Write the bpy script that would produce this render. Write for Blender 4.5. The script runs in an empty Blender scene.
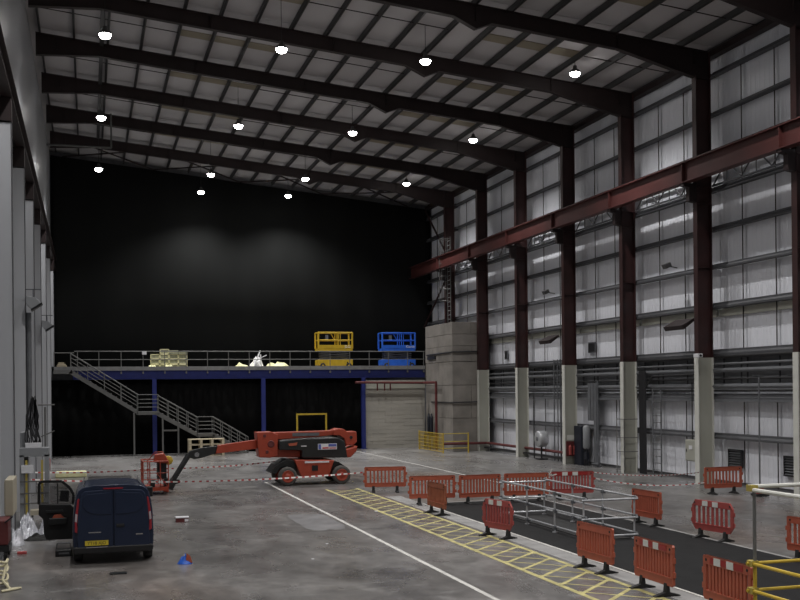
import bpy, math, random
from mathutils import Vector, Matrix
R = random.Random(7)
scene = bpy.context.scene
C = scene.collection

# ---------------------------------------------------------------- camera, world, exposure
cam_d = bpy.data.cameras.new('camera'); cam = bpy.data.objects.new('camera', cam_d); C.objects.link(cam)
YAW = math.atan2(312.9, 1060.0)
cam_d.sensor_width = 36.0; cam_d.sensor_fit = 'HORIZONTAL'; cam_d.lens = 1060.0/800*36
cam_d.shift_y = 88.9/800; cam_d.shift_x = -0.9/800
cam_d.clip_end = 400; cam_d.clip_start = .1
cam.matrix_world = (Matrix.Translation((0, 0, 4)) @ Matrix.Rotation(-YAW, 4, 'Z') @ Matrix.Rotation(math.pi/2, 4, 'X') @ Matrix.Rotation(-0.010, 4, 'Z'))
scene.camera = cam
w = bpy.data.worlds.new('world'); scene.world = w; w.use_nodes = True
w.node_tree.nodes['Background'].inputs[0].default_value = (.6, .7, 1, 1)
w.node_tree.nodes['Background'].inputs[1].default_value = .0
vs = scene.view_settings
vs.view_transform = 'Standard'; vs.look = 'None'; vs.gamma = 1; vs.use_curve_mapping = False
vs.exposure = 0.86
LAMP_POWER = 640.0
try:
    scene.cycles.use_denoising = True
    scene.cycles.max_bounces = 5; scene.cycles.diffuse_bounces = 4; scene.cycles.glossy_bounces = 2
    scene.cycles.caustics_reflective = False; scene.cycles.caustics_refractive = False
    scene.cycles.sample_clamp_indirect = 4
except Exception:
    pass

# ---------------------------------------------------------------- materials
def lin(c):
    return tuple(((x/255)/12.92 if x/255 <= .04045 else (((x/255)+.055)/1.055)**2.4) for x in c)
def mat(name, col, rough=.6, metal=0, var=.12, scale=3, bump=0, spec=.5, emit=None, stretch=(1, 1, 1), bscale=None):
    m = bpy.data.materials.new(name); m.use_nodes = True
    nt = m.node_tree; b = nt.nodes['Principled BSDF']
    b.inputs['Roughness'].default_value = rough; b.inputs['Metallic'].default_value = metal
    b.inputs['Specular IOR Level'].default_value = spec
    tc = nt.nodes.new('ShaderNodeTexCoord'); mp = nt.nodes.new('ShaderNodeMapping'); mp.inputs['Scale'].default_value = stretch
    nt.links.new(tc.outputs['Object'], mp.inputs[0])
    nz = nt.nodes.new('ShaderNodeTexNoise'); nz.inputs['Scale'].default_value = scale; nz.inputs['Detail'].default_value = 5
    nt.links.new(mp.outputs[0], nz.inputs['Vector'])
    rp = nt.nodes.new('ShaderNodeMix'); rp.data_type = 'RGBA'
    rp.inputs[6].default_value = (*[c*(1-var) for c in col], 1); rp.inputs[7].default_value = (*[min(1, c*(1+var)) for c in col], 1)
    mr = nt.nodes.new('ShaderNodeMapRange'); mr.inputs[1].default_value = .3; mr.inputs[2].default_value = .7
    nt.links.new(nz.outputs['Fac'], mr.inputs[0]); nt.links.new(mr.outputs[0], rp.inputs[0]); nt.links.new(rp.outputs[2], b.inputs['Base Color'])
    if bump:
        bp = nt.nodes.new('ShaderNodeBump'); bp.inputs['Strength'].default_value = bump; bp.inputs['Distance'].default_value = .02
        n2 = nt.nodes.new('ShaderNodeTexNoise'); n2.inputs['Scale'].default_value = bscale or scale*8
        nt.links.new(mp.outputs[0], n2.inputs['Vector']); nt.links.new(n2.outputs['Fac'], bp.inputs['Height']); nt.links.new(bp.outputs[0], b.inputs['Normal'])
    if emit:
        b.inputs['Emission Color'].default_value = (*emit[0], 1); b.inputs['Emission Strength'].default_value = emit[1]
    return m
def glassmat():
    m = mat('glass', (.02, .02, .025), .08, 0, 0, 1); m.node_tree.nodes['Principled BSDF'].inputs['Alpha'].default_value = .35
    return m
M = {
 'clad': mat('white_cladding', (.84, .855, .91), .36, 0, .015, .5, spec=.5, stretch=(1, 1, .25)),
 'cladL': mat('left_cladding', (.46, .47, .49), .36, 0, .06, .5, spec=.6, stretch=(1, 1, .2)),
 'backing': mat('wall_backing', (.22, .22, .23), .8),
 'louvre': mat('grey_liner', (.17, .175, .185), .6, 0, .25, 1.2, stretch=(1, .3, 2)),
 'roof': mat('roof_sheet', (.58, .56, .57), .7, 0, .06, .5),
 'skyl': mat('rooflight_sheet', (.30, .26, .19), .6, 0, .06, 1),
 'steel': mat('maroon_steel', (.036, .0125, .012), .5, 0, .25, 1.5),
 'steeld': mat('dark_steel', (.020, .0105, .0105), .6, 0, .2, 2),
 'crane': mat('red_oxide_beam', (.075, .021, .019), .5, 0, .25, .8),
 'purlin': mat('purlin_steel', (.055, .054, .055), .55, .2, .15, 2),
 'girt': mat('girt_steel', (.085, .087, .094), .55, .2, .15, 2),
 'cream': mat('cream_casing', (.40, .40, .345), .55, 0, .13, .8, stretch=(1, 1, .3)),
 'creamed': mat('pale_edge', (.62, .62, .57), .5, 0, .08, 2),
 'galv': mat('galvanised_tube', (.52, .53, .55), .35, .45, .15, 6),
 'rail': mat('grey_handrail', (.16, .16, .155), .5, .3, .1, 4),
 'deck': mat('deck_edge_grey', (.20, .20, .20), .6, 0, .15, 3),
 'blue': mat('blue_steel', (.016, .026, .16), .45, 0, .12, 3),
 'drape': mat('black_drape', (.0150, .0158, .0155), .9, 0, .15, .4, spec=.1, stretch=(1, 1, .2)),
 'drapel': mat('lower_black_drape', (.006, .006, .006), .95, 0, .2, .6, spec=.05),
 'block': mat('concrete_block', (.215, .198, .178), .9, 0, .22, .9, .4),
 'blockl': mat('pale_blockwork', (.42, .40, .355), .85, 0, .12, .7, .3, stretch=(.5, 1, 2.5)),
 'mortar': mat('mortar', (.16, .15, .135), .95),
 'orange': mat('orange_plastic', (.38, .090, .050), .45, 0, .10, 4),
 'orangeold': mat('faded_orange_plastic', (.30, .085, .04), .6, 0, .2, 5),
 'red': mat('red_plastic', (.33, .062, .055), .45, 0, .10, 4),
 'redband': mat('red_reflective_band', (.30, .022, .020), .35, 0, .06, 8),
 'patch': mat('white_reflective_patch', (.62, .63, .60), .35, 0, .05, 9),
 'rubber': mat('black_rubber', (.012, .012, .012), .75, 0, .3, 9, .2),
 'tyre': mat('grey_dusty_tyre', (.075, .070, .064), .85, 0, .25, 8, .2),
 'liftorange': mat('orange_machine_paint', (.34, .052, .026), .42, 0, .10, 2.5),
 'black': mat('black_plastic', (.013, .014, .015), .4, 0, .2, 4),
 'hood': mat('dark_grey_hood', (.020, .022, .023), .33, 0, .2, 2),
 'vanblue': mat('dark_blue_car_paint', (.017, .026, .055), .24, .25, .06, 2, spec=.6),
 'vanblack': mat('van_black_trim', (.009, .009, .010), .5, 0, .1, 5),
 'glass': glassmat(),
 'taillight': mat('tail_light_red', (.28, .02, .03), .2, 0, .1, 6),
 'lightwhite': mat('tail_light_clear', (.45, .40, .42), .2, 0, .1, 6),
 'plate': mat('yellow_number_plate', (.62, .48, .04), .4, 0, .03, 9),
 'chrome': mat('bright_metal', (.55, .56, .58), .2, .9, .05, 5),
 'yellow': mat('yellow_paint', (.52, .36, .035), .45, 0, .12, 4),
 'yellowdull': mat('dull_yellow_paint', (.42, .33, .07), .55, 0, .15, 4),
 'liftyellow': mat('yellow_machine_paint', (.50, .33, .02), .42, 0, .12, 3),
 'liftblue': mat('blue_machine_paint', (.025, .13, .62), .42, 0, .12, 3),
 'white': mat('white_label', (.70, .70, .72), .5, 0, .05, 9),
 'labelblue': mat('label_blue', (.10, .13, .40), .5, 0, .1, 9),
 'labelred': mat('label_red', (.55, .08, .08), .5, 0, .1, 9),
 'cratee': mat('cream_crate_plastic', (.85, .80, .48), .5, 0, .1, 6),
 'cratef': mat('crate_grey_face', (.36, .36, .24), .5, 0, .25, 8),
 'wood': mat('pale_wood', (.52, .45, .32), .8, 0, .2, 4, stretch=(.3, 4, 4)),
 'wrapy': mat('cream_sheet', (.90, .86, .50), .6, 0, .15, 3),
 'wrapw': mat('white_sheet', (.92, .92, .95), .5, 0, .1, 3),
 'foil': mat('silver_wrap', (.70, .71, .76), .22, .35, .15, 6, .6),
 'cabgrey': mat('grey_cabinet', (.25, .26, .27), .5, 0, .08, 2),
 'beige': mat('beige_cabinet', (.42, .38, .29), .6, 0, .08, 2),
 'pipered': mat('dark_red_pipe', (.11, .022, .022), .5, 0, .15, 3),
 'pipegrey': mat('grey_pipe', (.14, .145, .155), .5, .2, .15, 3),
 'darkpipe': mat('black_pipe', (.018, .018, .02), .5, 0, .2, 4),
 'navy': mat('navy_cabinet', (.010, .013, .022), .45, 0, .1, 2),
 'rope': mat('cream_hose', (.62, .57, .38), .6, 0, .1, 9),
 'fixture': mat('lamp_housing', (.12, .12, .12), .5, .3, .1, 6),
 'lens': mat('lamp_lens', (.9, .9, .9), .3, emit=((1, .97, .94), 24.0), var=0),
}
def floor_mat():
    m = bpy.data.materials.new('concrete_floor'); m.use_nodes = True; nt = m.node_tree; b = nt.nodes['Principled BSDF']
    N = nt.nodes.new; L = nt.links.new
    tc = N('ShaderNodeTexCoord')
    def noise(scale, detail, st=(1, 1, 1), dist=0):
        mp = N('ShaderNodeMapping'); mp.inputs['Scale'].default_value = st; L(tc.outputs['Object'], mp.inputs[0])
        n = N('ShaderNodeTexNoise'); n.inputs['Scale'].default_value = scale; n.inputs['Detail'].default_value = detail; n.inputs['Distortion'].default_value = dist
        n.inputs['Roughness'].default_value = .62
        L(mp.outputs[0], n.inputs['Vector']); return n.outputs['Fac']
    def rng(s, a, c, lo, hi):
        r = N('ShaderNodeMapRange'); r.inputs[1].default_value = a; r.inputs[2].default_value = c; r.inputs[3].default_value = lo; r.inputs[4].default_value = hi; L(s, r.inputs[0]); return r.outputs[0]
    def mul(a, c):
        q = N('ShaderNodeMath'); q.operation = 'MULTIPLY'; L(a, q.inputs[0]); L(c, q.inputs[1]); return q.outputs[0]
    big = rng(noise(.16, 6, (1, .8, 1), .6), .32, .68, .66, 1.34)
    mid = rng(noise(.75, 8, (1, .5, 1), .3), .32, .68, .70, 1.30)
    fine = rng(noise(5, 6), .3, .7, .88, 1.12)
    sml = rng(noise(2.0, 7, (1, .6, 1), .3), .32, .68, .76, 1.28)
    v = mul(mul(mul(big, mid), fine), sml)
    hue = N('ShaderNodeMix'); hue.data_type = 'RGBA'; hue.inputs[6].default_value = (.130, .124, .120, 1); hue.inputs[7].default_value = (.142, .114, .098, 1)
    L(rng(noise(.11, 3, (1, .6, 1)), .52, .68, 0, 1), hue.inputs[0])
    vm = N('ShaderNodeVectorMath'); vm.operation = 'SCALE'; L(hue.outputs[2], vm.inputs[0]); L(v, vm.inputs['Scale'])
    # pale scuffs, and the light pool painted on the far floor
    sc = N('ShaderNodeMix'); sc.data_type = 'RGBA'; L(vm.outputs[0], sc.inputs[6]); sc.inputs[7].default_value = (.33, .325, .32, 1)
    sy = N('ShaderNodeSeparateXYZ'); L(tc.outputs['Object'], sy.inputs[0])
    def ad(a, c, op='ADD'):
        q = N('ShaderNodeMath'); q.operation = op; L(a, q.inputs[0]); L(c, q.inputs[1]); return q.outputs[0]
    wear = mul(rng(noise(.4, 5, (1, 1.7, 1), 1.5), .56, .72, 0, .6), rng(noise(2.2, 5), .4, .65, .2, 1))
    # far bays coloured paler to stand in for lamp light and floor sheen
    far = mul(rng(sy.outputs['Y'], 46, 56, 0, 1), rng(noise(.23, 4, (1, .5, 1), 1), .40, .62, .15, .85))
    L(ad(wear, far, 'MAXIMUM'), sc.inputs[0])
    L(sc.outputs[2], b.inputs['Base Color'])
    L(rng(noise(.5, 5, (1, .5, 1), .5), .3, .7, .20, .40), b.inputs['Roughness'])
    bp = N('ShaderNodeBump'); bp.inputs['Strength'].default_value = .15; bp.inputs['Distance'].default_value = .01
    L(noise(14, 4), bp.inputs['Height']); L(bp.outputs[0], b.inputs['Normal'])
    return m
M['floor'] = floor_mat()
M['infill'] = mat('dark_tarmac', (.007, .007, .0075), .85, 0, .35, 2.5, .4, spec=.25)
M['pitdark'] = mat('pit_shade_joint_black', (.006, .006, .006), .8, 0, .3, 3)  # black for the painted darkness of the pit and for saw-cut joints
M['linew'] = mat('worn_white_line', (.52, .51, .48), .6, 0, .22, 2.5, stretch=(3, 1, 1))
M['liney'] = mat('worn_yellow_line', (.42, .375, .155), .6, 0, .3, 3)
M['kerb'] = mat('pale_concrete_strip', (.24, .235, .23), .7, 0, .2, 1.5, .2)
M['scuff'] = mat('pale_concrete_repair', (.21, .21, .215), .3, 0, .3, 1.3)
def tape_mat():
    m = bpy.data.materials.new('red_white_tape'); m.use_nodes = True; nt = m.node_tree; b = nt.nodes['Principled BSDF']
    uv = nt.nodes.new('ShaderNodeUVMap'); sx = nt.nodes.new('ShaderNodeSeparateXYZ'); nt.links.new(uv.outputs[0], sx.inputs[0])
    fr = nt.nodes.new('ShaderNodeMath'); fr.operation = 'FRACT'; nt.links.new(sx.outputs[0], fr.inputs[0])
    gt = nt.nodes.new('ShaderNodeMath'); gt.operation = 'GREATER_THAN'; gt.inputs[1].default_value = .38; nt.links.new(fr.outputs[0], gt.inputs[0])
    mx = nt.nodes.new('ShaderNodeMix'); mx.data_type = 'RGBA'; mx.inputs[6].default_value = (.42, .05, .05, 1); mx.inputs[7].default_value = (.75, .75, .73, 1)
    nt.links.new(gt.outputs[0], mx.inputs[0]); nt.links.new(mx.outputs[2], b.inputs['Base Color']); b.inputs['Roughness'].default_value = .4
    return m
M['tape'] = tape_mat()

# ---------------------------------------------------------------- mesh builder
class MB:
    def __init__(s): s.v = []; s.f = []; s.mi = []; s.cur = 0
    def add(s, vs, fs):
        o = len(s.v); s.v += [tuple(p) for p in vs]
        for f in fs: s.f.append(tuple(i+o for i in f)); s.mi.append(s.cur)
        return s
    def box(s, x0, y0, z0, x1, y1, z1):
        x0, x1 = sorted((x0, x1)); y0, y1 = sorted((y0, y1)); z0, z1 = sorted((z0, z1))
        return s.add([(x0,y0,z0),(x1,y0,z0),(x1,y1,z0),(x0,y1,z0),(x0,y0,z1),(x1,y0,z1),(x1,y1,z1),(x0,y1,z1)],
              [(3,2,1,0),(4,5,6,7),(0,1,5,4),(1,2,6,5),(2,3,7,6),(3,0,4,7)])
    def prism(s, poly, a, b, axis='y'):
        n = len(poly)
        ar = sum(poly[i][0]*poly[(i+1) % n][1]-poly[(i+1) % n][0]*poly[i][1] for i in range(n))
        if ar < 0: poly = poly[::-1]
        if axis == 'y': A = [(p, a, q) for p, q in poly]; B = [(p, b, q) for p, q in poly]
        elif axis == 'x': A = [(a, p, q) for p, q in poly]; B = [(b, p, q) for p, q in poly]
        else: A = [(p, q, a) for p, q in poly]; B = [(p, q, b) for p, q in poly]
        fl = (axis == 'y') == (a > b)
        f = [tuple(range(n)), tuple(range(2*n-1, n-1, -1))] + [(i, i+n, (i+1) % n+n, (i+1) % n) for i in range(n)]
        if fl: f = [t[::-1] for t in f]
        if axis == 'y': f = f
        return s.add(A+B, f)
    def tube(s, p, q, r, n=8, r2=None):
        p = Vector(p); q = Vector(q); d = (q-p); 
        if d.length < 1e-6: return s
        d.normalize(); a = Vector((0, 0, 1)) if abs(d.z) < .9 else Vector((1, 0, 0))
        u = d.cross(a).normalized(); v = d.cross(u); r2 = r if r2 is None else r2
        V = []
        for c, rr in ((p, r), (q, r2)):
            for i in range(n):
                t = 2*math.pi*i/n; V.append(c+u*math.cos(t)*rr+v*math.sin(t)*rr)
        return s.add(V, [(i, (i+1) % n, (i+1) % n+n, i+n)[::-1] for i in range(n)]+[tuple(range(n)), tuple(range(2*n-1, n-1, -1))])
    def bar(s, p, q, wd, h, up=(0, 0, 1)):
        p = Vector(p); q = Vector(q); d = (q-p).normalized(); up = Vector(up)
        sd = d.cross(up).normalized(); u = sd.cross(d)
        V = [c+sd*a*wd/2+u*b*h/2 for c in (p, q) for a, b in ((-1, -1), (1, -1), (1, 1), (-1, 1))]
        return s.add(V, [(0,1,2,3),(7,6,5,4),(0,4,5,1),(1,5,6,2),(2,6,7,3),(3,7,4,0)])
    def path(s, pts, r, n=6):
        for a, b in zip(pts, pts[1:]): s.tube(a, b, r, n)
        return s
    def lathe(s, prof, c, axis='z', n=20):
        V = []; m = len(prof)
        for i in range(n):
            t = 2*math.pi*i/n
            for r, h in prof:
                x, y = r*math.cos(t), r*math.sin(t)
                V.append({'z': (c[0]+x, c[1]+y, c[2]+h), 'y': (c[0]+x, c[1]+h, c[2]+y), 'x': (c[0]+h, c[1]+x, c[2]+y)}[axis])
        F = []
        for i in range(n):
            for j in range(m-1):
                a = i*m+j; b = ((i+1) % n)*m+j; F.append((a, b, b+1, a+1))
        return s.add(V, F)
    def mesh(s, name, mats):
        me = bpy.data.meshes.new(name); me.from_pydata(s.v, [], s.f)
        for m in (mats if isinstance(mats, (list, tuple)) else [mats]): me.materials.append(M[m] if isinstance(m, str) else m)
        for p, i in zip(me.polygons, s.mi): p.material_index = i
        import bmesh as bm_
        b = bm_.new(); b.from_mesh(me); bm_.ops.recalc_face_normals(b, faces=b.faces); b.to_mesh(me); b.free()
        me.update(); return me
    def build(s, name, mats, parent=None, smooth=False, bevel=0, seg=2):
        o = bpy.data.objects.new(name, s.mesh(name, mats)); C.objects.link(o)
        if parent: o.parent = parent
        if smooth:
            for p in o.data.polygons: p.use_smooth = True
        if bevel:
            md = o.modifiers.new('bevel', 'BEVEL'); md.width = bevel; md.segments = seg; md.limit_method = 'ANGLE'
        return o
def inst(name, me, parent, loc, scale=(1, 1, 1), rot=(0, 0, 0)):
    o = bpy.data.objects.new(name, me); o.location = loc; o.scale = scale; o.rotation_euler = rot; C.objects.link(o)
    if parent: o.parent = parent
    return o
def tag(o, label, cat, group=None, kind=None):
    o['label'] = label; o['category'] = cat
    if group: o['group'] = group
    if kind: o['kind'] = kind
    return o
def thing(name, label, cat, loc=(0, 0, 0), rz=0, group=None):
    o = bpy.data.objects.new(name, None); o.empty_display_size = .2; o.location = loc; o.rotation_euler = (0, 0, rz); C.objects.link(o)
    return tag(o, label, cat, group)
def struct(o): o['kind'] = 'structure'; return o
def kids(o): return [c for c in C.objects if c.parent == o]
def copy_tree(o, parent=None):
    c = o.copy(); C.objects.link(c)
    if parent: c.parent = parent
    for ch in kids(o): copy_tree(ch, c)
    return c
def text(name, body, size, loc, rot, m, parent, align='CENTER', ext=.002, sx=1):
    cu = bpy.data.curves.new(name, 'FONT'); cu.body = body; cu.size = size; cu.extrude = ext; cu.align_x = align; cu.align_y = 'CENTER'
    tmp = bpy.data.objects.new(name, cu); C.objects.link(tmp)
    dg = bpy.context.evaluated_depsgraph_get(); me = bpy.data.meshes.new_from_object(tmp.evaluated_get(dg))
    bpy.data.objects.remove(tmp); me.materials.clear(); me.materials.append(M[m])
    return inst(name, me, parent, loc, (sx, 1, 1), rot)

YN, YB = -12.0, 76.0            # near end and drape plane
XL, XR = -2.36, 24.9
FR = [37.95+6.3*k for k in range(-8, 6)]   # portal frames
def roofz(x): return 20.27-.1*(x+2.14)      # underside of purlins = rafter top

# ---------------------------------------------------------------- floor
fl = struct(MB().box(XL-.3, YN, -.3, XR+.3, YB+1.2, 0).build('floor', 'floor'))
MB().box(11.15, 2, 0, 15.45, 35.1, .012).build('dark_infill_strip', 'infill', fl)
MB().box(10.56, 2, 0, 11.15, 38, .003).build('concrete_margin', 'kerb', fl)
MB().box(11.08, 2, 0, 11.15, 35.1, .016).build('kerb_edge', 'linew', fl)
MB().box(15.45, 2, 0, 15.56, 35.1, .014).build('kerb_edge', 'kerb', fl)
MB().box(10.98, 35.1, 0, 15.56, 35.24, .014).build('kerb_edge', 'kerb', fl)
MB().box(12.5, 25.0, .012, 13.6, 30.4, .03).build('pit_shade_plate', 'pitdark', fl)  # flat black plate painted as the shaded opening of the pit
MB().box(7.31, 2, 0, 7.42, 45.9, .004).build('white_line', 'linew', fl)
MB().box(16.58, 40, 0, 16.68, 66.5, .004).build('white_line', 'linew', fl)
MB().box(9.05, 2, 0, 9.17, 41.6, .005).build('yellow_line', 'liney', fl)
MB().box(10.30, 2, 0, 10.42, 41.6, .005).build('yellow_line', 'liney', fl)
y = 8.0; 
hm = MB(); hn = MB()
while y < 40.2:
    hm.prism([(9.17, y), (9.17, y+.13), (10.30, y+1.26), (10.30, y+1.13)], .0, .005, 'z')
    hn.prism([(9.17, y+1.15), (9.17, y+1.23), (10.30, y+.10), (10.30, y+.02)], .0, .004, 'z')
    y += .97
hm.build('yellow_hatching', 'liney', fl); hn.build('thin_yellow_hatching', 'liney', fl)
# paler repaired concrete bays (irregular outlines), like the worn rectangle beside the white line
def blob(x0, y0, x1, y1, seed, z, m):
    r = random.Random(seed); n = 28; cx, cy = (x0+x1)/2, (y0+y1)/2; P = []
    for i in range(n):
        t = 2*math.pi*i/n; k = (abs(math.cos(t))**6+abs(math.sin(t))**6)**(-1/6)*(1+r.uniform(-.06, .06))
        P.append((cx+(x1-x0)/2*math.cos(t)*k, cy+(y1-y0)/2*math.sin(t)*k))
    MB().prism(P, 0, z, 'z').build('floor_repair', m, fl)
blob(6.0, 29.6, 7.2, 33.6, 3, .002, 'scuff')
for yj in (29.4, 33.9, 48.0, 57.0):      # saw-cut joints
    MB().box(3.5, yj, 0, 10.9, yj+.015, .0015).build('floor_joint', 'pitdark', fl)

# ---------------------------------------------------------------- right wall
wr = struct(MB().box(XR+.08, YN, 0, XR+.3, YB+1.2, 18.4).build('wall_right', 'backing'))
# ribbed sheet, unit size along Y and Z, facing -X
def sheet_mesh(name, nr, m, depth=.035):
    b = MB(); prof = []
    for i in range(nr):
        a = i/nr; wv = 1/nr
        prof += [(a, 0), (a+wv*.62, 0), (a+wv*.72, -depth), (a+wv*.9, -depth)]
    prof.append((1, 0))
    V = []; F = []
    for yy, xx in prof: V += [(xx, yy, 0), (xx, yy, 1)]
    for i in range(len(prof)-1): F.append((2*i, 2*i+1, 2*i+3, 2*i+2))
    b.add(V, F); o = len(prof)
    b.add([(.03, 0, 0), (.03, 1, 0), (.03, 1, 1), (.03, 0, 1)], [(0, 1, 2, 3)])
    return b.mesh(name, m)
sh = sheet_mesh('cladding_panel', 7, 'clad', .012)
GZ = [0.12, 1.95, 3.55, 5.35, 7.25, 8.85, 10.4, 12.0, 13.55, 15.1, 16.7]
for k, y0 in enumerate(FR[5:]):
    y1 = min(y0+6.3, YB)
    cuts = [y0, y0+2.4, y0+4.5, y1]
    for j, z0 in enumerate(GZ):
        z1 = GZ[j+1] if j+1 < len(GZ) else 17.72
        if j == 2: z1 = 3.95
        for a, c in zip(cuts, cuts[1:]):
            if a >= YB or c-a < .1: continue
            c = min(c, YB)
            inst('cladding_panel', sh, wr, (XR, a+.02, z0+.02), (1, c-a-.04, z1-z0-.04))
        if j == 2: inst('liner_panel', sheet_mesh('liner_panel', 3, 'louvre') if k == 0 else lp, wr, (XR-.02, y0, 3.97), (1, y1-y0, 1.36))
        if j == 2 and k == 0: lp = [o for o in C.objects if o.name.startswith('liner_panel')][0].data
# near part of the wall, outside the picture: long plain sheets
for y0 in FR[:5]:
    inst('cladding_panel', sh, wr, (XR, y0+.02, .12), (1, 6.26, 17.5))
for y0 in FR[5:-1]: MB().box(24.76, y0+.1, 6.82, 24.86, y0+6.2, 7.12).build('beige_rail', 'cream', wr)
gm = MB(); gm.box(-.10, 0, -.09, .10, 1, .09); gmm = gm.mesh('girt', 'girt')
gc = MB(); gc.prism([(-.16, -.03), (-.16, -.11), (.12, -.11), (.12, .13), (-.10, .13), (-.10, .05)], 0, 1, 'y'); gcm = gc.mesh('girt', 'girt')
for k, y0 in enumerate(FR[5:-1]):
    for z in GZ[1:]:
        inst('girt', gcm, wr, (24.68, y0+.05, z), (1, 6.2, .55 if z > 13 else .8 if z > 8 else 1.0))
for z in GZ[1:]:
    inst('girt', gcm, wr, (24.68, FR[-1]+.05, z), (1, YB-FR[-1]-.1, 1))
rod = MB().tube((0, 0, 0), (0, 0, 1), .022, 6).mesh('sag_bar', 'steeld')
for y0 in FR[5:]:
    for dy in (2.4, 4.5):
        if y0+dy < YB:
            inst('sag_bar', rod, wr, (24.74, y0+dy, .1), (1, 1, 3.5)); inst('sag_bar', rod, wr, (24.74, y0+dy, 5.35), (1, 1, 11.3))
# eaves strut under the roof
MB().box(24.45, FR[2], 17.42, 24.8, YB, 17.66).build('eaves_beam', 'steeld', wr)
# columns: H section, maroon above, cream casing below 5.15 m
cu = MB(); cu.box(23.75, -.15, 5.15, 23.78, .15, 16.6).box(24.41, -.15, 5.15, 24.44, .15, 17.6).box(23.78, -.012, 5.15, 24.41, .012, 17.6)
for z in (11.4, 12.1, 13.3, 8.8): cu.box(23.78, -.13, z, 24.41, .13, z+.02)
cum = cu.mesh('steel_column', 'steel')
cl = MB(); cl.box(23.735, -.15, 0, 23.775, .15, 5.15); cl.cur = 1; cl.box(23.775, -.05, 0, 24.41, .05, 5.15); cl.cur = 0; cl.box(24.41, -.15, 0, 24.45, .15, 5.15)
clm = cl.mesh('column_casing', ['creamed', 'cream'])
bk = MB(); bk.prism([(23.15, 12.22), (23.75, 12.22), (23.75, 11.45), (23.42, 11.5), (23.42, 12.05), (23.15, 12.1)], -.13, .13, 'y'); bkm = bk.mesh('crane_bracket', 'steeld')
for y0 in FR[3:]:
    inst('steel_column', cum, wr, (0, y0, 0)); inst('column_casing', clm, wr, (0, y0, 0)); inst('crane_bracket', bkm, wr, (0, y0, 0))
    MB().tube((24.43, y0-.2, 8.9), (24.43, y0+.2, 8.9), .02, 5)
cb = MB(); y0c = FR[2]
cb.box(23.12, y0c, 12.22, 23.48, YB-.1, 12.26).box(23.12, y0c, 13.02, 23.48, YB-.1, 13.06).box(23.285, y0c, 12.26, 23.315, YB-.1, 13.02)
for y0 in FR[3:]: cb.box(23.14, y0-.02, 12.26, 23.285, y0+.02, 13.02)
cb.build('crane_beam', 'crane', wr)
MB().box(23.26, y0c, 13.06, 23.34, YB-.1, 13.14).build('crane_rail', 'steeld', wr)
# surge lattice girders between crane beam and wall
for y0 in FR[5:-1]:
    t = MB(); t.bar((24.45, y0+.2, 12.12), (24.45, y0+6.1, 12.12), .07, .07).bar((24.45, y0+.2, 13.0), (24.45, y0+6.1, 13.0), .09, .09)
    n = 6
    for i in range(n):
        a = y0+.25+i*5.8/n; c = a+5.8/n
        p, q = ((12.15, 12.97) if i % 2 == 0 else (12.97, 12.15))
        t.tube((24.45, a, p), (24.45, c, q), .032, 6)
        if i % 2: t.tube((24.45, a, 12.97), (24.45, a, 12.15), .022, 6)
    t.build('surge_truss', 'girt', wr)
# service pipes and cable trays high on the lower wall, bay by bay
for k, y0 in enumerate(FR[5:-1]):
    for z, r, m_ in ((5.18, .06, 'darkpipe'), (4.88, .05, 'pipegrey'), (4.62, .09, 'pipegrey'), (4.28, .04, 'darkpipe'), (3.98, .10, 'pipegrey'), (3.80, .04, 'darkpipe')):
        MB().tube((24.5, y0-.05, z), (24.5, y0+6.2, z), r, 8).build('service_pipe', m_, wr)
    h = MB()
    for dy in (1.2, 2.0, 4.0, 4.4, 5.6): h.box(24.56, y0+dy, 3.9, 24.6, y0+dy+.05, 5.1)
    h.build('pipe_hanger', 'darkpipe', wr)
    MB().box(24.42, y0+.25, 3.36, 24.62, y0+6.05, 3.46).build('lower_cable_tray', 'pipegrey', wr)
MB().path([(24.25, 50.9, .52), (24.25, 62.95, .52), (21.3, 62.95, .52)], .08, 8).build('low_red_pipe', 'pipered', wr)
MB().box(24.1, 51, .2, 24.4, 63.2, .28).build('low_tray', 'darkpipe', wr)
# bracing in the end bay above the bunker
xb = MB(); xb.tube((24.3, 75.4, 17.3), (24.3, 70.2, 13.1), .07).tube((24.3, 70.2, 12.1), (24.3, 75.9, 8.6), .07)
xb.build('wind_brace', 'steel', wr)

# ---------------------------------------------------------------- left wall
wl = struct(MB().box(XL-.3, YN, 0, XL-.05, YB+1.2, 20.9).build('wall_left', 'backing'))
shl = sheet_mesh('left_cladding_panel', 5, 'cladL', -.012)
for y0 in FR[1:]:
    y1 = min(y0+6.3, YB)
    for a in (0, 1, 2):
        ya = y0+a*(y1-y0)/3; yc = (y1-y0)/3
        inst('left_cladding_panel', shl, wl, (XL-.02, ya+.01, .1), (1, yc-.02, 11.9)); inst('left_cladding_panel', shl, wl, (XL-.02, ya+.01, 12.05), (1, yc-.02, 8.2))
pr = MB().box(XL, -.16, 0, -2.0, .16, 11.55).mesh('cased_pier', 'cladL')
pe = MB().box(-2.0, -.17, 0, -1.985, .17, 11.55).mesh('pier_edge', 'girt')
lb = MB(); lb.box(XL, -.2, 11.6, -1.98, .2, 12.25); lbm = lb.mesh('crane_bracket', 'steeld')
for y0 in FR[2:]:
    zz, sc_ = (5.6, 5.95/11.55) if y0 > 67 else (0, 1)
    inst('cased_pier', pr, wl, (0, y0, zz), (1, 1, sc_)); inst('crane_bracket', lbm, wl, (0, y0, 0)); inst('pier_edge', pe, wl, (0, y0, zz), (1, 1, sc_))
cbl = MB(); cbl.box(-2.26, y0c, 12.26, -1.96, YB-.1, 12.3).box(-2.26, y0c, 12.98, -1.96, YB-.1, 13.02).box(-2.13, y0c, 12.3, -2.1, YB-.1, 12.98)
cbl.build('crane_beam', 'steeld', wl)
MB().box(-2.15, y0c, 13.02, -2.07, YB-.1, 13.1).build('crane_rail', 'steeld', wl)

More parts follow.
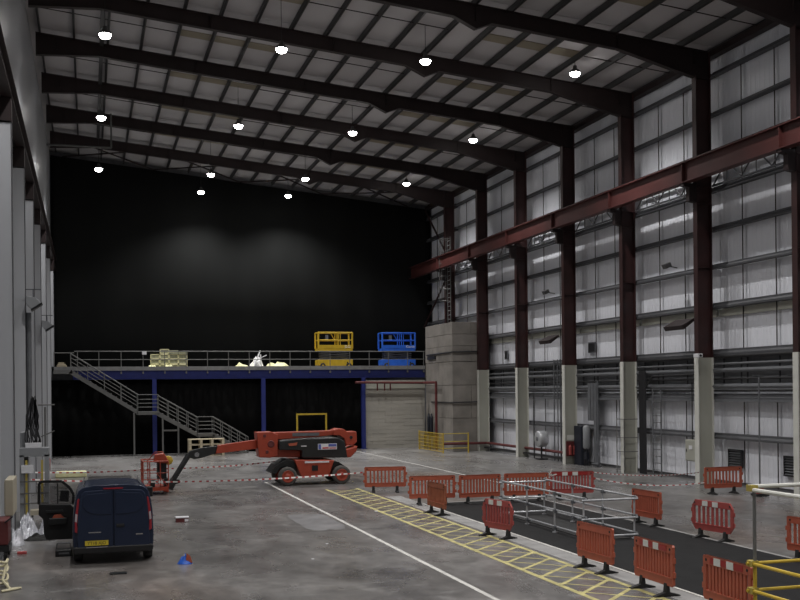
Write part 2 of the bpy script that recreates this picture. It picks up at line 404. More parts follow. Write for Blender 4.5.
# ---------------------------------------------------------------- end walls
wb = struct(MB().box(XL-.3, YB+.7, 0, XR+.3, YB+1.0, 20.9).build('wall_back', 'backing'))
wn = struct(MB().box(XL-.3, YN-.3, 0, XR+.3, YN, 20.9).build('wall_near', 'louvre'))

# ---------------------------------------------------------------- ceiling
def slope_box(b, x0, y0, x1, y1, lo, hi):
    P = [(x0, y0), (x1, y0), (x1, y1), (x0, y1)]
    V = [(x, y, roofz(x)+lo) for x, y in P]+[(x, y, roofz(x)+hi) for x, y in P]
    return b.add(V, [(3,2,1,0),(4,5,6,7),(0,1,5,4),(1,2,6,5),(2,3,7,6),(3,0,4,7)])
ce = struct(slope_box(MB(), XL-.3, YN-.3, XR+.3, YB+1.0, .34, .5).build('ceiling', 'roof'))
PX = [5.45+1.48*k for k in range(-5, 14)]
pm = MB(); pm.box(-.02, 0, .0, .02, 1, .25).box(-.02, 0, 0, .045, 1, .025); pmm = pm.mesh('purlin', 'purlin')
for x in PX: inst('purlin', pmm, ce, (x, YN, roofz(x)+.01), (1.5, YB-YN, 1))
rp = MB(); rp.add([(0, 0, 0), (1.40, 0, -.140), (1.40, 1, -.140), (0, 1, 0), (0, 0, .05), (1.40, 0, -.09), (1.40, 1, -.09), (0, 1, .05)], [(3,2,1,0),(4,5,6,7),(0,1,5,4),(1,2,6,5),(2,3,7,6),(3,0,4,7)])
rpm = rp.mesh('roof_panel', 'roof')
sk = MB(); sk.add([(0, 0, 0), (1.48, 0, -.148), (1.48, 1, -.148), (0, 1, 0), (0, 0, .02), (1.48, 0, -.128), (1.48, 1, -.128), (0, 1, .02)], [(3,2,1,0),(4,5,6,7),(0,1,5,4),(1,2,6,5),(2,3,7,6),(3,0,4,7)])
skm = sk.mesh('rooflight_strip', 'skyl')
FY = [f for f in FR if f > 30]+[YB]
for yi, y0 in enumerate(FR[5:]):
    ye = min(y0+6.3, YB)
    for i, x in enumerate(PX[:-1]):
        if i in (4, 5, 6, 12, 13, 14):      # bays with a rooflight across them
            ya = y0+(ye-y0)*.50; yb = y0+(ye-y0)*.63
            inst('roof_panel', rpm, ce, (x+.04, y0+.02, roofz(x)+.27), (1, ya-y0-.03, 1)); inst('roof_panel', rpm, ce, (x+.04, yb+.01, roofz(x)+.27), (1, ye-yb-.03, 1))
            inst('rooflight_strip', skm, ce, (x, ya, roofz(x)+.25), (1, yb-ya, 1))
        else:
            inst('roof_panel', rpm, ce, (x+.04, y0+.02, roofz(x)+.27), (1, ye-y0-.04, 1))
sgm = MB().add([(0, -.02, 0), (1.48, -.02, -.148), (1.48, .02, -.148), (0, .02, 0), (0, -.02, .03), (1.48, -.02, -.118), (1.48, .02, -.118), (0, .02, .03)], [(3,2,1,0),(4,5,6,7),(0,1,5,4),(1,2,6,5),(2,3,7,6),(3,0,4,7)]).mesh('sag_rod', 'steeld')
for y0 in FR[5:]:
    ye = min(y0+6.3, YB)
    for i, x in enumerate(PX[:-1]):
        if i in (0, 1, 2, 3, 7, 8, 9, 10, 15, 16, 17): inst('sag_rod', sgm, ce, (x, (y0+ye)/2, roofz(x)+.08))
# portal rafters: I section, haunched at both eaves, splice gusset at X = 14.3
def rafter(y0):
    b = MB()
    top = [(x, roofz(x)) for x in (-2.12, 24.45)]
    bot = [(24.45, roofz(24.45)-1.15), (23.75, roofz(23.75)-1.15), (20.3, roofz(20.3)-.62), (14.95, roofz(14.95)-.62), (14.3, roofz(14.3)-.95), (13.4, roofz(13.4)-.62), (5, roofz(5)-.62), (.6, roofz(.6)-.62), (-2.12, roofz(-2.12)-1.02)]
    b.prism(top+bot, -.014, .014, 'y')
    b.prism([top[0], top[1], (24.45, top[1][1]-.03), (-2.12, top[0][1]-.03)], -.13, .13, 'y')
    for p, q in zip(bot, bot[1:]):
        b.prism([p, q, (q[0], q[1]+.03), (p[0], p[1]+.03)], -.13, .13, 'y')
    for x in (-1.2, 5, 10.2, 14.3, 20.3, 23.75): b.box(x-.012, -.12, roofz(x)-.62, x+.012, .12, roofz(x)-.02)
    return b
rm = rafter(0).mesh('rafter', 'steeld')
for y0 in FR[1:]: inst('rafter', rm, ce, (0, y0, 0))
# diagonal roof bracing in the last bay and small stays
db = MB()
for xa, xc in ((-1.5, 4.5), (4.5, 10.5), (10.5, 16.5), (16.5, 23)):
    db.tube((xa, FR[-1], roofz(xa)-.15), (xc, YB-.3, roofz(xc)-.15), .05, 6)
    db.tube((xa, YB-.3, roofz(xa)-.15), (xc, FR[-1], roofz(xc)-.15), .05, 6)
db.build('roof_brace', 'steeld', ce)
MB().path([(-2.1, 62.4, 17.86), (1.4, 62.4, 17.86), (1.4, 62.4, 19.8)], .06).build('roof_pipe', 'rail', ce)
cd = MB()
for y0 in FR[4:-1]: cd.bar((.75, y0-.4, roofz(.75)-.06), (.75, y0+5.9, roofz(.75)-.06), .18, .10)
cd.build('lighting_trunking', 'purlin', ce)

# ---------------------------------------------------------------- lamps
def make_lamp():
    r = thing('high_bay_lamp', 'lamp', 'lamp')
    MB().lathe([(.0, .0), (.20, .02), (.24, .06), (.22, .14), (.10, .22), (.08, .36), (0, .37)], (0, 0, 0), 'z', 16).build('housing', 'fixture', r, True)
    MB().lathe([(0, -.13), (.10, -.12), (.18, -.08), (.225, 0), (.225, .04), (0, .05)], (0, 0, .01), 'z', 16).build('lens', 'lens', r, True)
    return r
lamp0 = make_lamp(); used = False
RN = {41.67: 'nearest', 54.27: 'second', 66.9: 'third', 73.0: 'farthest'}
XN = ['leftmost', 'second from left', 'third from left', 'rightmost']
cabm = MB().tube((0, 0, 0), (0, 0, 1), .012, 5).mesh('suspension_cable', 'darkpipe')
def put_lamp(x, yy, label, group):
    global used
    o = lamp0 if not used else copy_tree(lamp0); used = True
    o.location = (x, yy, 17.5); o['label'] = label; o['group'] = group
    inst('suspension_cable', cabm, o, (0, 0, .36), (1, 1, roofz(x)-17.5-.36))
    ld = bpy.data.lights.new('lamp_light', 'SPOT'); ld.spot_size = math.radians(132); ld.spot_blend = 1.0; ld.shadow_soft_size = .10; ld.energy = LAMP_POWER; ld.color = (1, .98, .965)
    lo = bpy.data.objects.new('lamp_light', ld); lo.location = (0, 0, -.24); lo.parent = o; C.objects.link(lo)
for yy in (41.67, 54.27, 66.9):
    for i, x in enumerate((.75, 7.5, 13.5, 20.27)):
        put_lamp(x, yy, '%s high bay lamp in the %s row hung under the roof' % (XN[i], RN[yy]), 'high bay lamps hung under the roof')
put_lamp(7.5, 73.0, 'left one of two small high bay lamps in front of the black drape', 'high bay lamps hung under the roof')
put_lamp(13.5, 73.0, 'right one of two small high bay lamps in front of the black drape', 'high bay lamps hung under the roof')
for yy in (29.1, 16.5, 3.9):
    for i, x in enumerate((.75, 7.5, 13.5, 20.27)):
        put_lamp(x, yy, '%s high bay lamp hung %s, outside the picture' % (XN[i], {29.1: 'before the view begins', 16.5: 'over near floor', 3.9: 'above the camera'}[yy]), 'high bay lamps nearer than the view')

# ---------------------------------------------------------------- drapes
def drape(name, x0, x1, y, z0, ztop, m, amp, wl_, label):
    n = int((x1-x0)/wl_*6); V = []; F = []
    for i in range(n+1):
        x = x0+(x1-x0)*i/n; yy = y+amp*math.sin(2*math.pi*(x-x0)/wl_)+amp*.5*math.sin(1.3*x)
        V += [(x, yy, z0), (x, yy, ztop(x))]
    F = [(2*i, 2*i+2, 2*i+3, 2*i+1) for i in range(n)]
    b = MB().add(V, F); o = b.build(name, m, None, True)
    md = o.modifiers.new('thickness', 'SOLIDIFY'); md.thickness = .01
    return tag(o, label, 'curtain')
drape('black_drape', -2.3, 24.8, YB, 5.5, lambda x: roofz(x)-.12, 'drape', .018, 2.3, 'huge black drape hanging from the roof above the mezzanine deck')
drape('black_curtain', -2.3, 17.75, 69.35, .02, lambda x: 4.75, 'drapel', .05, .8, 'black curtain closing off the space under the blue mezzanine')

# ---------------------------------------------------------------- mezzanine
DZ = 5.42
mz = thing('mezzanine', 'grey deck on blue beams and posts with a handrail across the hall', 'mezzanine', (0, 69, 0))
MB().box(-2.0, 0, 5.33, 22.1, 6.8, DZ).build('deck', 'deck', mz)
MB().box(-2.0, -.06, 5.33, 22.1, -.01, 5.58).build('kick_board', 'deck', mz)
b = MB(); b.box(-.9, -.02, 5.29, 22.1, .16, 5.32).box(-.9, -.02, 4.78, 22.1, .16, 4.81).box(-.9, .06, 4.81, 22.1, .08, 5.29); b.build('edge_beam', 'blue', mz)
for x in (4.05, 11.0, 17.75):
    b = MB(); b.box(x-.13, -.04, 0, x+.13, -.02, 4.78).box(x-.13, .2, 0, x+.13, .22, 4.78).box(x-.012, -.02, 0, x+.012, .2, 4.78).box(x-.2, -.1, 0, x+.2, .28, .03)
    b.build('post', 'blue', mz)
x = -.61; first = True
rx = [-2.0, -.61]+[.67+1.345*i for i in range(16)]+[22.0]
for x in rx:
    MB().tube((x, -.04, DZ-.25), (x, -.04, 6.52), .026, 8).box(x-.05, -.09, DZ-.3, x+.05, 0, DZ-.18).build('rail_post', 'rail', mz)
MB().tube((-.8, -.04, 6.44), (-2.0, -.04, 6.44), .026, 8).build('top_rail', 'rail', mz)
MB().tube((-.8, -.04, 6.54), (22.05, -.04, 6.54), .03, 8).build('top_rail', 'rail', mz)
MB().tube((-.8, -.04, 6.02), (22.05, -.04, 6.02), .022, 8).build('mid_rail', 'rail', mz)
MB().box(3.3, -.08, 6.33, 3.58, -.07, 6.55).build('white_notice', 'white', mz)

# staircase
st = thing('staircase', 'grey steel staircase with two landings going down from the mezzanine', 'staircase', (0, 68.0, 0))
fl_ = [(-1.0, 5.36, 2.95, 2.82), (4.2, 2.72, 6.6, 1.34), (7.6, 1.34, 9.75, .05)]
def stringer(x0, z0, x1, z1, yy):
    return MB().prism([(x0, z0+.02), (x1, z1+.02), (x1, z1-.24), (x0-.1, z0-.22)], yy, yy+.06, 'y')
for (x0, z0, x1, z1) in fl_:
    for yy in (-.5, .5): stringer(x0, z0, x1, z1, yy).build('stringer', 'rail', st)
    n = max(3, round((z0-z1)/.2))
    for i in range(n):
        t = (i+.5)/n; MB().box(x0+(x1-x0)*t-.13, -.44, z0+(z1-z0)*t-.03, x0+(x1-x0)*t+.13, .5, z0+(z1-z0)*t).build('tread', 'deck', st)
    for yy in (-.5, .53):
        o_ = MB()
        o_.tube((x0, yy, z0+1.0), (x1, yy, z1+1.0), .028, 8)
        for hh in (.28, .52, .76): o_.tube((x0, yy, z0+hh), (x1, yy, z1+hh), .014, 6)
        nn = 4
        for i in range(nn+1):
            xx = x0+(x1-x0)*i/nn; zz = z0+(z1-z0)*i/nn; o_.tube((xx, yy, zz-.1), (xx, yy, zz+1.0), .024, 6)
        o_.build('handrail', 'rail', st)
for x0, x1, z in ((2.9, 4.25, 2.75), (6.55, 7.65, 1.32)):
    MB().box(x0, -.5, z-.2, x1, .56, z).build('landing', 'rail', st)
    o_ = MB()
    for hh in (.28, .52, .76, 1.05): o_.tube((x0+.05, -.5, z+hh), (x1-.05, -.5, z+hh), .02, 6)
    o_.tube((x0+.05, -.5, z), (x0+.05, -.5, z+1.05), .024, 6).tube((x1-.05, -.5, z), (x1-.05, -.5, z+1.05), .024, 6)
    o_.build('handrail', 'rail', st)
MB().box(-2.0, -.5, 5.12, -.9, .56, 5.36).build('landing', 'rail', st)
for x, zt in ((2.72, 2.7), (4.45, 2.5), (5.4, 1.95), (6.7, 1.15)): MB().box(x-.05, -.45, 0, x+.05, -.35, zt).build('support_leg', 'rail', st)
MB().box(4.45, -.43, 1.5, 5.4, -.37, 1.6).build('support_tie', 'rail', st)

# ---------------------------------------------------------------- pale block enclosure and concrete bunker under / beside the deck
pb = thing('block_enclosure', 'pale blockwork store with a lighter top band under the mezzanine right end', 'store room', (0, 69.15, 0))
MB().box(17.95, .05, 0, 22.1, 5.5, 4.6).build('core', 'blockl', pb)
for r_ in range(16):
    z0 = r_*.25; off = .45 if r_ % 2 else 0
    x = 17.92-off
    while x < 22.1:
        a = max(x, 17.92); c = min(x+.9, 22.1)
        if c-a > .05: MB().box(a+.003, -.0+.01*((r_*7+int(x*3)) % 3)-.02, z0+.003, c-.003, .06, z0+.247).build('block', 'blockl', pb)
        x += .9
MB().box(17.9, -.14, 4.02, 22.1, .06, 4.6).build('top_band', 'cream', pb, bevel=.02)
bn = thing('concrete_bunker', 'rough grey concrete block tower beside the mezzanine against the right wall', 'concrete tower', (0, 0, 0))
MB().box(22.16, 63.48, 0, 24.6, 68.9, 8.15).build('core', 'mortar', bn)
hts = [0, 2.1, 4.2, 5.7, 6.7, 7.45, 8.22]
for j in range(6):
    z0, z1 = hts[j], hts[j+1]
    xs = [22.13, 23.4, 24.62] if j % 2 else [22.13, 24.62]
    for a, c in zip(xs, xs[1:]): MB().box(a, 63.4+(.03 if j == 2 else 0), z0+.01, c-.015, 63.6, z1-.012).build('concrete_block', 'block', bn, bevel=.015)
    ys = [63.6, 66.2, 68.95] if j % 2 == 0 else [63.6, 65, 67.4, 68.95]
    for a, c in zip(ys, ys[1:]): MB().box(22.13-(.02 if j == 3 else 0), a+.01, z0+.01, 22.3, c-.01, z1-.012).build('concrete_block', 'block', bn, bevel=.015)
MB().path([(22.05, 68.5, 6.25), (22.05, 63.3, 6.3), (24.5, 63.3, 6.35)], .05).build('conduit', 'darkpipe', bn)
MB().path([(22.05, 67.5, 3.1), (22.05, 63.3, 3.1), (24.5, 63.3, 3.15)], .05).build('conduit', 'darkpipe', bn)
MB().box(22.0, 66.6, 5.95, 22.12, 68.2, 6.15).build('bracket', 'darkpipe', bn)
rpipe = MB().path([(17.0, 68.2, 4.46), (21.75, 68.2, 4.4), (21.75, 65.6, 4.4), (21.75, 65.6, .0)], .085, 10)
for x in (18.5, 19.0, 19.4): rpipe.tube((x, 68.2, 4.44), (x, 68.2, 3.9), .05, 8)
tag(rpipe.build('red_pipe', 'pipered'), 'dark red pipe running under the deck then down the bunker corner', 'pipe')
g = MB()
for yy in (67.2, 66.6):
    g.lathe([(0, 0), (.11, 0), (.11, 1.1), (.06, 1.25), (.04, 1.35), (0, 1.36)], (21.75, yy, 1.0), 'z', 12)
g.box(21.5, 66.3, .85, 22.1, 67.5, 1.0); g.box(21.5, 66.3, 0, 21.56, 66.36, .85); g.box(21.5, 67.44, 0, 21.56, 67.5, .85)
tag(g.build('cylinder_rack', 'navy'), 'dark gas cylinders on a stand behind the yellow fence', 'gas cylinders')
yf = thing('yellow_guard_fence', 'yellow mesh panel and rails fencing the corner by the concrete bunker', 'fence', (0, 0, 0))
b = MB(); 
for i in range(19): b.tube((20.95, 66.8-i*.27, .06), (20.95, 66.8-i*.27, 1.2), .02, 5)
for z in (.08, .3, .52, .74, .96, 1.2): b.tube((20.95, 66.8, z), (20.95, 61.9, z), .02, 5)
b.build('mesh_panel', 'yellow', yf)
for z in (.3, .72, 1.2): MB().tube((20.95, 61.9, z), (22.6, 61.9, z), .03, 8).build('rail', 'yellowdull', yf)
for x, yy in ((20.95, 66.8), (20.95, 61.9), (22.6, 61.9)): MB().tube((x, yy, 0), (x, yy, 1.25), .045, 8).build('post', 'yellow', yf)

# caged ladder on top of the bunker
ld_ = thing('caged_ladder', 'galvanised caged ladder rising from the concrete bunker to the crane rail', 'ladder', (23.9, 69.0, 8.2))
for yy in (-.3, .3): MB().tube((0, yy, .03), (0, yy, 6.2), .03, 6).build('stile', 'rail', ld_)
for i in range(20): MB().tube((0, -.3, .25+i*.3), (0, .3, .25+i*.3), .02, 6).build('rung', 'galv', ld_)
b = MB()
for i in range(6):
    z = 1.8+i*.85; P = [(-.7*math.sin(t*math.pi/6), .38*math.cos(t*math.pi/6), z) for t in range(7)]; b.path(P, .02, 5)
for t in (1, 2, 3, 4, 5): b.tube((-.7*math.sin(t*math.pi/6), .38*math.cos(t*math.pi/6), 1.8), (-.7*math.sin(t*math.pi/6), .38*math.cos(t*math.pi/6), 6.05), .014, 5)
b.build('cage', 'rail', ld_)

# ---------------------------------------------------------------- yellow goal frame, pallets
gf = thing('yellow_door_frame', 'thin yellow goal shaped frame standing behind the boom lift', 'frame', (14.08, 68.5, 0))
for x in (-.97, .97): MB().box(x-.05, -.05, 0, x+.05, .05, 2.35).build('upright', 'yellow', gf)
MB().box(-1.02, -.05, 2.35, 1.02, .05, 2.45).build('crossbar', 'yellow', gf)
def pallet(z, label):
    p = thing('pallet', label, 'pallet', (7.0, 66.6, z), 0, 'pallets stacked by the stairs')
    for i in range(5): MB().box(-1.08, -.5+i*.21, .30, 1.08, -.34+i*.21, .335).build('deck_board', 'wood', p)
    for yy in (-.5, 0-.08, .34): MB().box(-1.08, yy, 0, 1.08, yy+.16, .03).build('bottom_board', 'wood', p)
    for x in (-1.08, -.41, .26, .93):
        MB().box(x, -.5, .03, x+.15, .5, .30).build('bearer', 'wood', p)
    return p
pallet(0.0, 'bottom pallet of the stack of pale wooden pallets by the stairs')
pallet(.345, 'middle pallet of the stack of pale wooden pallets by the stairs')
pallet(.69, 'top pallet of the stack of pale wooden pallets by the stairs')

# ---------------------------------------------------------------- things on the deck
def crate(x, yy, z, label):
    c = thing('crate', label, 'crate', (x, yy, z), 0, 'cream crates piled on the mezzanine')
    b = MB()
    for sx in (-1, 1):
        for sy in (-1, 1): b.box(sx*.265-.02, sy*.18-.02, 0, sx*.265+.02, sy*.18+.02, .32)
    b.box(-.285, -.2, .27, .285, .2, .32).box(-.285, -.2, 0, .285, .2, .045)
    b.build('frame', 'cratee', c)
    MB().box(-.255, -.175, .045, .255, .175, .27).build('side_panels', 'cratef', c)
NM = ['leftmost', 'second', 'third', 'rightmost']; LV = ['bottom', 'middle', 'top']
for i in range(4):
    for j in range(3):
        crate(4.16+i*.585+R.uniform(-.005, .005), 70, DZ+.005+j*.325, 'cream crate in the %s column of the pile, %s layer' % (NM[i], LV[j]))
crate(4.76, 70, DZ+.005+3*.325, 'single cream crate standing highest on the crate pile')
tag(MB().box(5.05, 69.75, DZ+.98+.003, 5.62, 70.2, DZ+1.22).build('flat_carton', 'cratef'), 'grey green flat carton lying on the third crate column', 'carton')
tag(MB().box(5.64, 69.75, DZ+.98+.003, 6.2, 70.2, DZ+1.1).build('flat_carton', 'cratef'), 'thinner grey green carton on the rightmost crate column', 'carton')
def crumple(name, cx, cy, z, rx_, ry_, h, seed, m, label, cat, peaks=3, n=13):
    r = random.Random(seed); V = []; F = []; pk = [(r.uniform(-.6, .6), r.uniform(-.5, .5), r.uniform(.5, 1)) for _ in range(peaks)]
    for i in range(n):
        for j in range(n):
            u = -1+2*i/(n-1); v = -1+2*j/(n-1); d = min(1, math.hypot(u, v))
            base = max(0, 1-d**2)**.7
            pkv = max([a*math.exp(-((u-p)**2+(v-q)**2)*9) for p, q, a in pk]+[0])
            hh = base*(.45+.55*pkv)*(1+r.uniform(-.32, .32) if n > 13 else 1+r.uniform(-.15, .15))
            k = 1/max(1, math.hypot(u, v)/1.0) if math.hypot(u, v) > 1 else 1
            V.append((cx+rx_*u*k*(1+r.uniform(-.05, .05)), cy+ry_*v*k, z+.004+h*max(0, hh)))
    for i in range(n-1):
        for j in range(n-1): a = i*n+j; F += [(a, a+n, a+n+1), (a, a+n+1, a+1)]
    o = MB().add(V, F).build(name, m); md = o.modifiers.new('thickness', 'SOLIDIFY'); md.thickness = .006; md.offset = -1
    return tag(o, label, cat)
crumple('crumpled_sheeting', 4.0, 69.45, DZ, .45, .25, .35, 1, 'wrapy', 'cream crumpled sheeting at the foot of the crates, left lump', 'sheeting')
crumple('crumpled_sheeting', 5.0, 69.45, DZ, .4, .25, .40, 2, 'wrapy', 'cream crumpled sheeting at the foot of the crates, right lump', 'sheeting')
crumple('crumpled_sheeting', 9.75, 69.9, DZ, .62, .45, .55, 4, 'wrapy', 'cream crumpled sheeting heap left of the white sheets', 'sheeting', 2)
crumple('crumpled_sheeting', 12.1, 69.9, DZ, .95, .45, .52, 5, 'wrapy', 'long cream crumpled sheeting heap right of the white sheets', 'sheeting', 4)
crumple('crumpled_sheeting', 10.75, 70.3, DZ, .55, .4, 1.0, 6, 'wrapw', 'white crumpled sheets peaking between the two cream heaps', 'sheeting', 4)
b = MB(); b.bar((10.5, 69.85, DZ+.1), (10.95, 69.85, DZ+1.2), .06, .25, (0, 1, 0)); b.bar((11.0, 69.8, DZ+.1), (10.95, 69.8, DZ+.95), .05, .25, (0, 1, 0)); b.bar((11.0, 69.75, DZ+.75), (11.35, 69.75, DZ+.9), .04, .12, (0, 1, 0))
tag(b.build('white_boards', 'wrapw'), 'upright white boards leaning among the sheets on the deck', 'boards')
b = MB()
for i in range(5): b.box(-1.95+.05*i, 69.3, DZ+.005+i*.09, -1.1-.08*i, 70, DZ+.08+i*.09)
tag(b.build('timber_offcuts', 'wood'), 'small pile of pale timber at the left end of the deck', 'timber')

def scissor(x, yy, z, m, label, txt, tcol):
    s = thing('scissor_lift', label, 'scissor lift', (x, yy, z), 0, 'scissor lifts parked on the mezzanine')
    b = MB(); b.prism([(-1.38, .62), (-1.38, .25), (-1.1, .2), (-.95, .08), (.95, .08), (1.1, .2), (1.38, .25), (1.38, .66), (1.0, .70), (-1.0, .70)], -.5, .5, 'y'); b.build('chassis', m, s, bevel=.03)
    for wx in (-1.0, 1.05):
        for wy in (-.56, .56):
            wh = MB().lathe([(0, -.06), (.1, -.07), (.19, -.07), (.21, -.03), (.21, .03), (.19, .07), (.1, .07), (0, .06)], (wx, wy, .215), 'y', 18).build('wheel', 'rubber', s, True)
            MB().lathe([(0, -.075), (.09, -.075), (.1, -.06), (0, -.05)], (wx, wy, .215), 'y', 12).build('hub', m, wh)
    for k in range(3):
        zz = .78+k*.16
        for yv in (-.3, .3):
            b = MB(); b.bar((-1.1, yv, zz), (1.1, yv, zz+.13), .05, .08, (0, 0, 1)).bar((-1.1, yv+.06, zz+.13), (1.1, yv+.06, zz), .05, .08, (0, 0, 1)); b.build('scissor_arm', 'pipegrey', s)
    MB().box(-1.36, -.55, 1.26, 1.36, .55, 1.42).build('platform', m, s)
    MB().box(-1.36, -.57, 1.42, 1.36, -.55, 1.66).build('toe_board', m, s)
    for yv in (-.53, .53):
        b = MB()
        b.tube((-1.33, yv, 2.52), (1.33, yv, 2.52), .045, 8).tube((-1.33, yv, 2.0), (1.33, yv, 2.0), .04, 8)
        for xv, rr in ((-1.33, .07), (1.33, .07), (.22, .04), (.38, .03)): b.tube((xv, yv, 1.42), (xv, yv, 2.52), rr, 8)
        b.build('guard_rail', m, s)
    b = MB(); 
    for xv in (-1.33, 1.33): b.tube((xv, -.53, 2.52), (xv, .53, 2.52), .04, 8).tube((xv, -.53, 2.0), (xv, .53, 2.0), .03, 8)
    b.tube((-.1, .53, 2.5), (.2, .53, 2.0), .03, 6); b.build('end_rail', m, s)
    MB().box(-.75, -.5, 2.0, -.55, -.35, 2.35).build('control_box', 'pipegrey', s)
    text('lettering', txt, .26, (.95, -.575, 1.545), (math.pi/2, 0, 0), tcol, s, sx=1.2)
    MB().box(.9, -.505, .2, 1.0, -.5, .5).build('ladder_step', 'black', s)
    s.scale = (.9, .95, 1)
scissor(16.42, 72, DZ, 'liftyellow', 'yellow scissor lift parked on the mezzanine deck', 'JLG', 'white')
scissor(20.98, 72, DZ, 'liftblue', 'blue scissor lift parked on the mezzanine deck beside the bunker', 'Genie', 'white')

# ---------------------------------------------------------------- orange boom lift
bl = thing('boom_lift', 'orange articulated boom lift with black hood and basket reaching towards the van', 'boom lift', (9.10, 43.62, 0))
MB().prism([(-.86, 1.08), (.85, 1.02), (.62, .36), (-.58, .36)], .12, 1.85, 'y').build('chassis', 'liftorange', bl, bevel=.03)
MB().box(-.12, .10, .60, .14, .118, .82).build('control_panel', 'black', bl)
MB().box(-.42, .105, .93, .62, .118, 1.0).build('white_lettering_strip', 'white', bl)
for cx, sgn in ((-1.15, -1), (1.15, 1)):
    for wy, nm in ((.15, 'near'), (1.85, 'far')):
        wh = MB().lathe([(.0, -.10), (.2, -.12), (.31, -.14), (.38, -.12), (.395, -.05), (.395, .05), (.38, .12), (.31, .14), (.2, .12), (0, .1)], (cx, wy, .396), 'y', 28).build('wheel', 'tyre', bl, True)
        MB().lathe([(0, -.15), (.08, -.16), (.1, -.13), (.22, -.125), (.25, -.15), (.26, -.10), (0, -.08)], (cx, wy, .396), 'y', 24).build('rim', 'liftorange', wh, True)
    # black mudguard axle block
    if sgn < 0: P = [(-.72, .5), (-.80, 1.05), (-1.15, 1.10), (-1.60, .86), (-1.84, .55), (-1.58, .5), (-1.42, .72), (-1.15, .8), (-.9, .72)]
    else: P = [(.72, .5), (.82, .98), (1.1, .92), (1.35, .75), (1.58, .55), (1.50, .5), (1.36, .72), (1.15, .79), (.92, .70)]
    MB().prism(P, .35, 1.65, 'y').build('axle_cover', 'black', bl, bevel=.02)
MB().lathe([(0, 1.02), (.55, 1.02), (.55, 1.16), (0, 1.16)], (0, .95, 0), 'z', 24).build('turntable', 'black', bl, True)
MB().prism([(-1.47, 1.90), (-.6, 1.97), (1.05, 1.98), (1.34, 1.8), (1.46, 1.1), (-.51, 1.14), (-.51, 1.46), (-1.47, 1.5)], .22, 1.7, 'y').build('hood', 'hood', bl, bevel=.05)
MB().prism([(-1.1, 1.76), (-.7, 1.80), (-.75, 1.68), (-1.05, 1.66)], .205, .23, 'y').build('hood_grille', 'orange', bl)
MB().box(-.55, .205, 1.62, -.32, .225, 1.66).build('hood_handle', 'white', bl)
lbp = MB().box(.17, .20, 1.47, .98, .22, 1.72).build('hood_label', 'white', bl)
MB().box(.19, .19, 1.49, .30, .2, 1.70).build('label_emblem', 'labelblue', lbp)
MB().box(.62, .19, 1.60, .96, .2, 1.70).build('label_emblem', 'labelblue', lbp)
MB().box(.36, .19, 1.51, .62, .2, 1.57).box(.66, .19, 1.51, .94, .2, 1.55).build('label_lettering', 'labelred', lbp)
MB().prism([(-2.28, 1.56), (-.5, 1.44), (-.54, 1.15), (-2.26, 1.2)], .55, 1.1, 'y').build('lower_boom', 'liftorange', bl, bevel=.02)
MB().prism([(-2.38, 2.25), (-1.76, 2.26), (-1.48, 2.14), (-1.50, 1.25), (-1.82, 1.17), (-2.28, 1.2), (-2.33, 1.6)], .42, 1.2, 'y').build('knuckle', 'liftorange', bl, bevel=.03)
b = MB()
for x_, z_ in ((-2.05, 2.1), (-1.78, 1.72), (-1.95, 1.42)): b.lathe([(0, -.02), (.06, -.02), (.07, 0), (0, 0)], (x_, .42, z_), 'y', 12)
b.lathe([(0, -.03), (.13, -.03), (.15, 0), (0, 0)], (-1.78, .42, 1.75), 'y', 16); b.build('pivot_pin', 'pipered', bl)
MB().prism([(-1.74, 2.22), (.63, 2.25), (1.0, 2.27), (1.0, 2.06), (.34, 2.0), (-1.47, 1.92), (-1.74, 1.92)], .62, 1.05, 'y').build('upper_boom', 'liftorange', bl, bevel=.02)
ubl = MB().box(-.84, .60, 2.04, .31, .62, 2.18).build('boom_label', 'pipegrey', bl)
MB().prism([(.9, 2.28), (1.1, 2.34), (1.34, 2.32), (1.5, 2.2), (1.91, 2.2), (1.93, 1.76), (1.78, 1.62), (1.44, 1.62), (1.38, 1.9), (1.15, 2.04), (.9, 2.05)], .45, 1.2, 'y').build('rear_knuckle', 'liftorange', bl, bevel=.03)
b = MB().lathe([(0, -.02), (.06, -.02), (.07, 0), (0, 0)], (1.67, .45, 1.95), 'y', 12); b.build('pivot_pin', 'black', bl)
MB().prism([(1.30, 1.45), (1.6, 1.50), (1.91, 1.60), (1.88, 1.37), (1.61, 1.1), (1.44, 1.1)], .3, 1.6, 'y').build('counterweight', 'liftorange', bl, bevel=.04)
# front boom towards the basket, drifting slightly nearer
def slab(poly, y0, y1, x0, x1, th, name, m):
    n = len(poly); yc = lambda x: y0+(y1-y0)*(x-x0)/(x1-x0)
    V = [(x, yc(x)-th/2, z) for x, z in poly]+[(x, yc(x)+th/2, z) for x, z in poly]
    MB().add(V, [tuple(range(n)), tuple(range(2*n-1, n-1, -1))]+[(i, i+n, (i+1) % n+n, (i+1) % n) for i in range(n)]).build(name, m, bl, bevel=.015)
slab([(-2.3, 1.94), (-2.3, 1.56), (-4.12, 1.42), (-4.02, 1.76)], .8, .25, -2.3, -4.1, .3, 'telescopic_boom', 'liftorange')
slab([(-3.95, 1.74), (-4.1, 1.43), (-4.74, 1.27), (-5.0, 1.24), (-5.18, 1.30), (-5.24, 1.55), (-5.0, 1.62), (-4.6, 1.70)], .3, -.1, -4, -5.2, .24, 'boom_nose', 'black')
MB().tube((-4.9, -.15, 1.42), (-4.9, .15, 1.42), .1, 12).build('pivot_pin', 'chrome', bl)
b = MB(); b.bar((-5.12, -.15, 1.55), (-5.85, -.55, .5), .12, .14).bar((-5.28, -.15, 1.45), (-5.98, -.6, .42), .08, .07); b.bar((-5.85, -.7, .52), (-6.05, -.75, .12), .3, .2); b.bar((-5.7, -.6, .42), (-6.2, -.9, .3), .25, .14)
b.build('jib', 'black', bl)
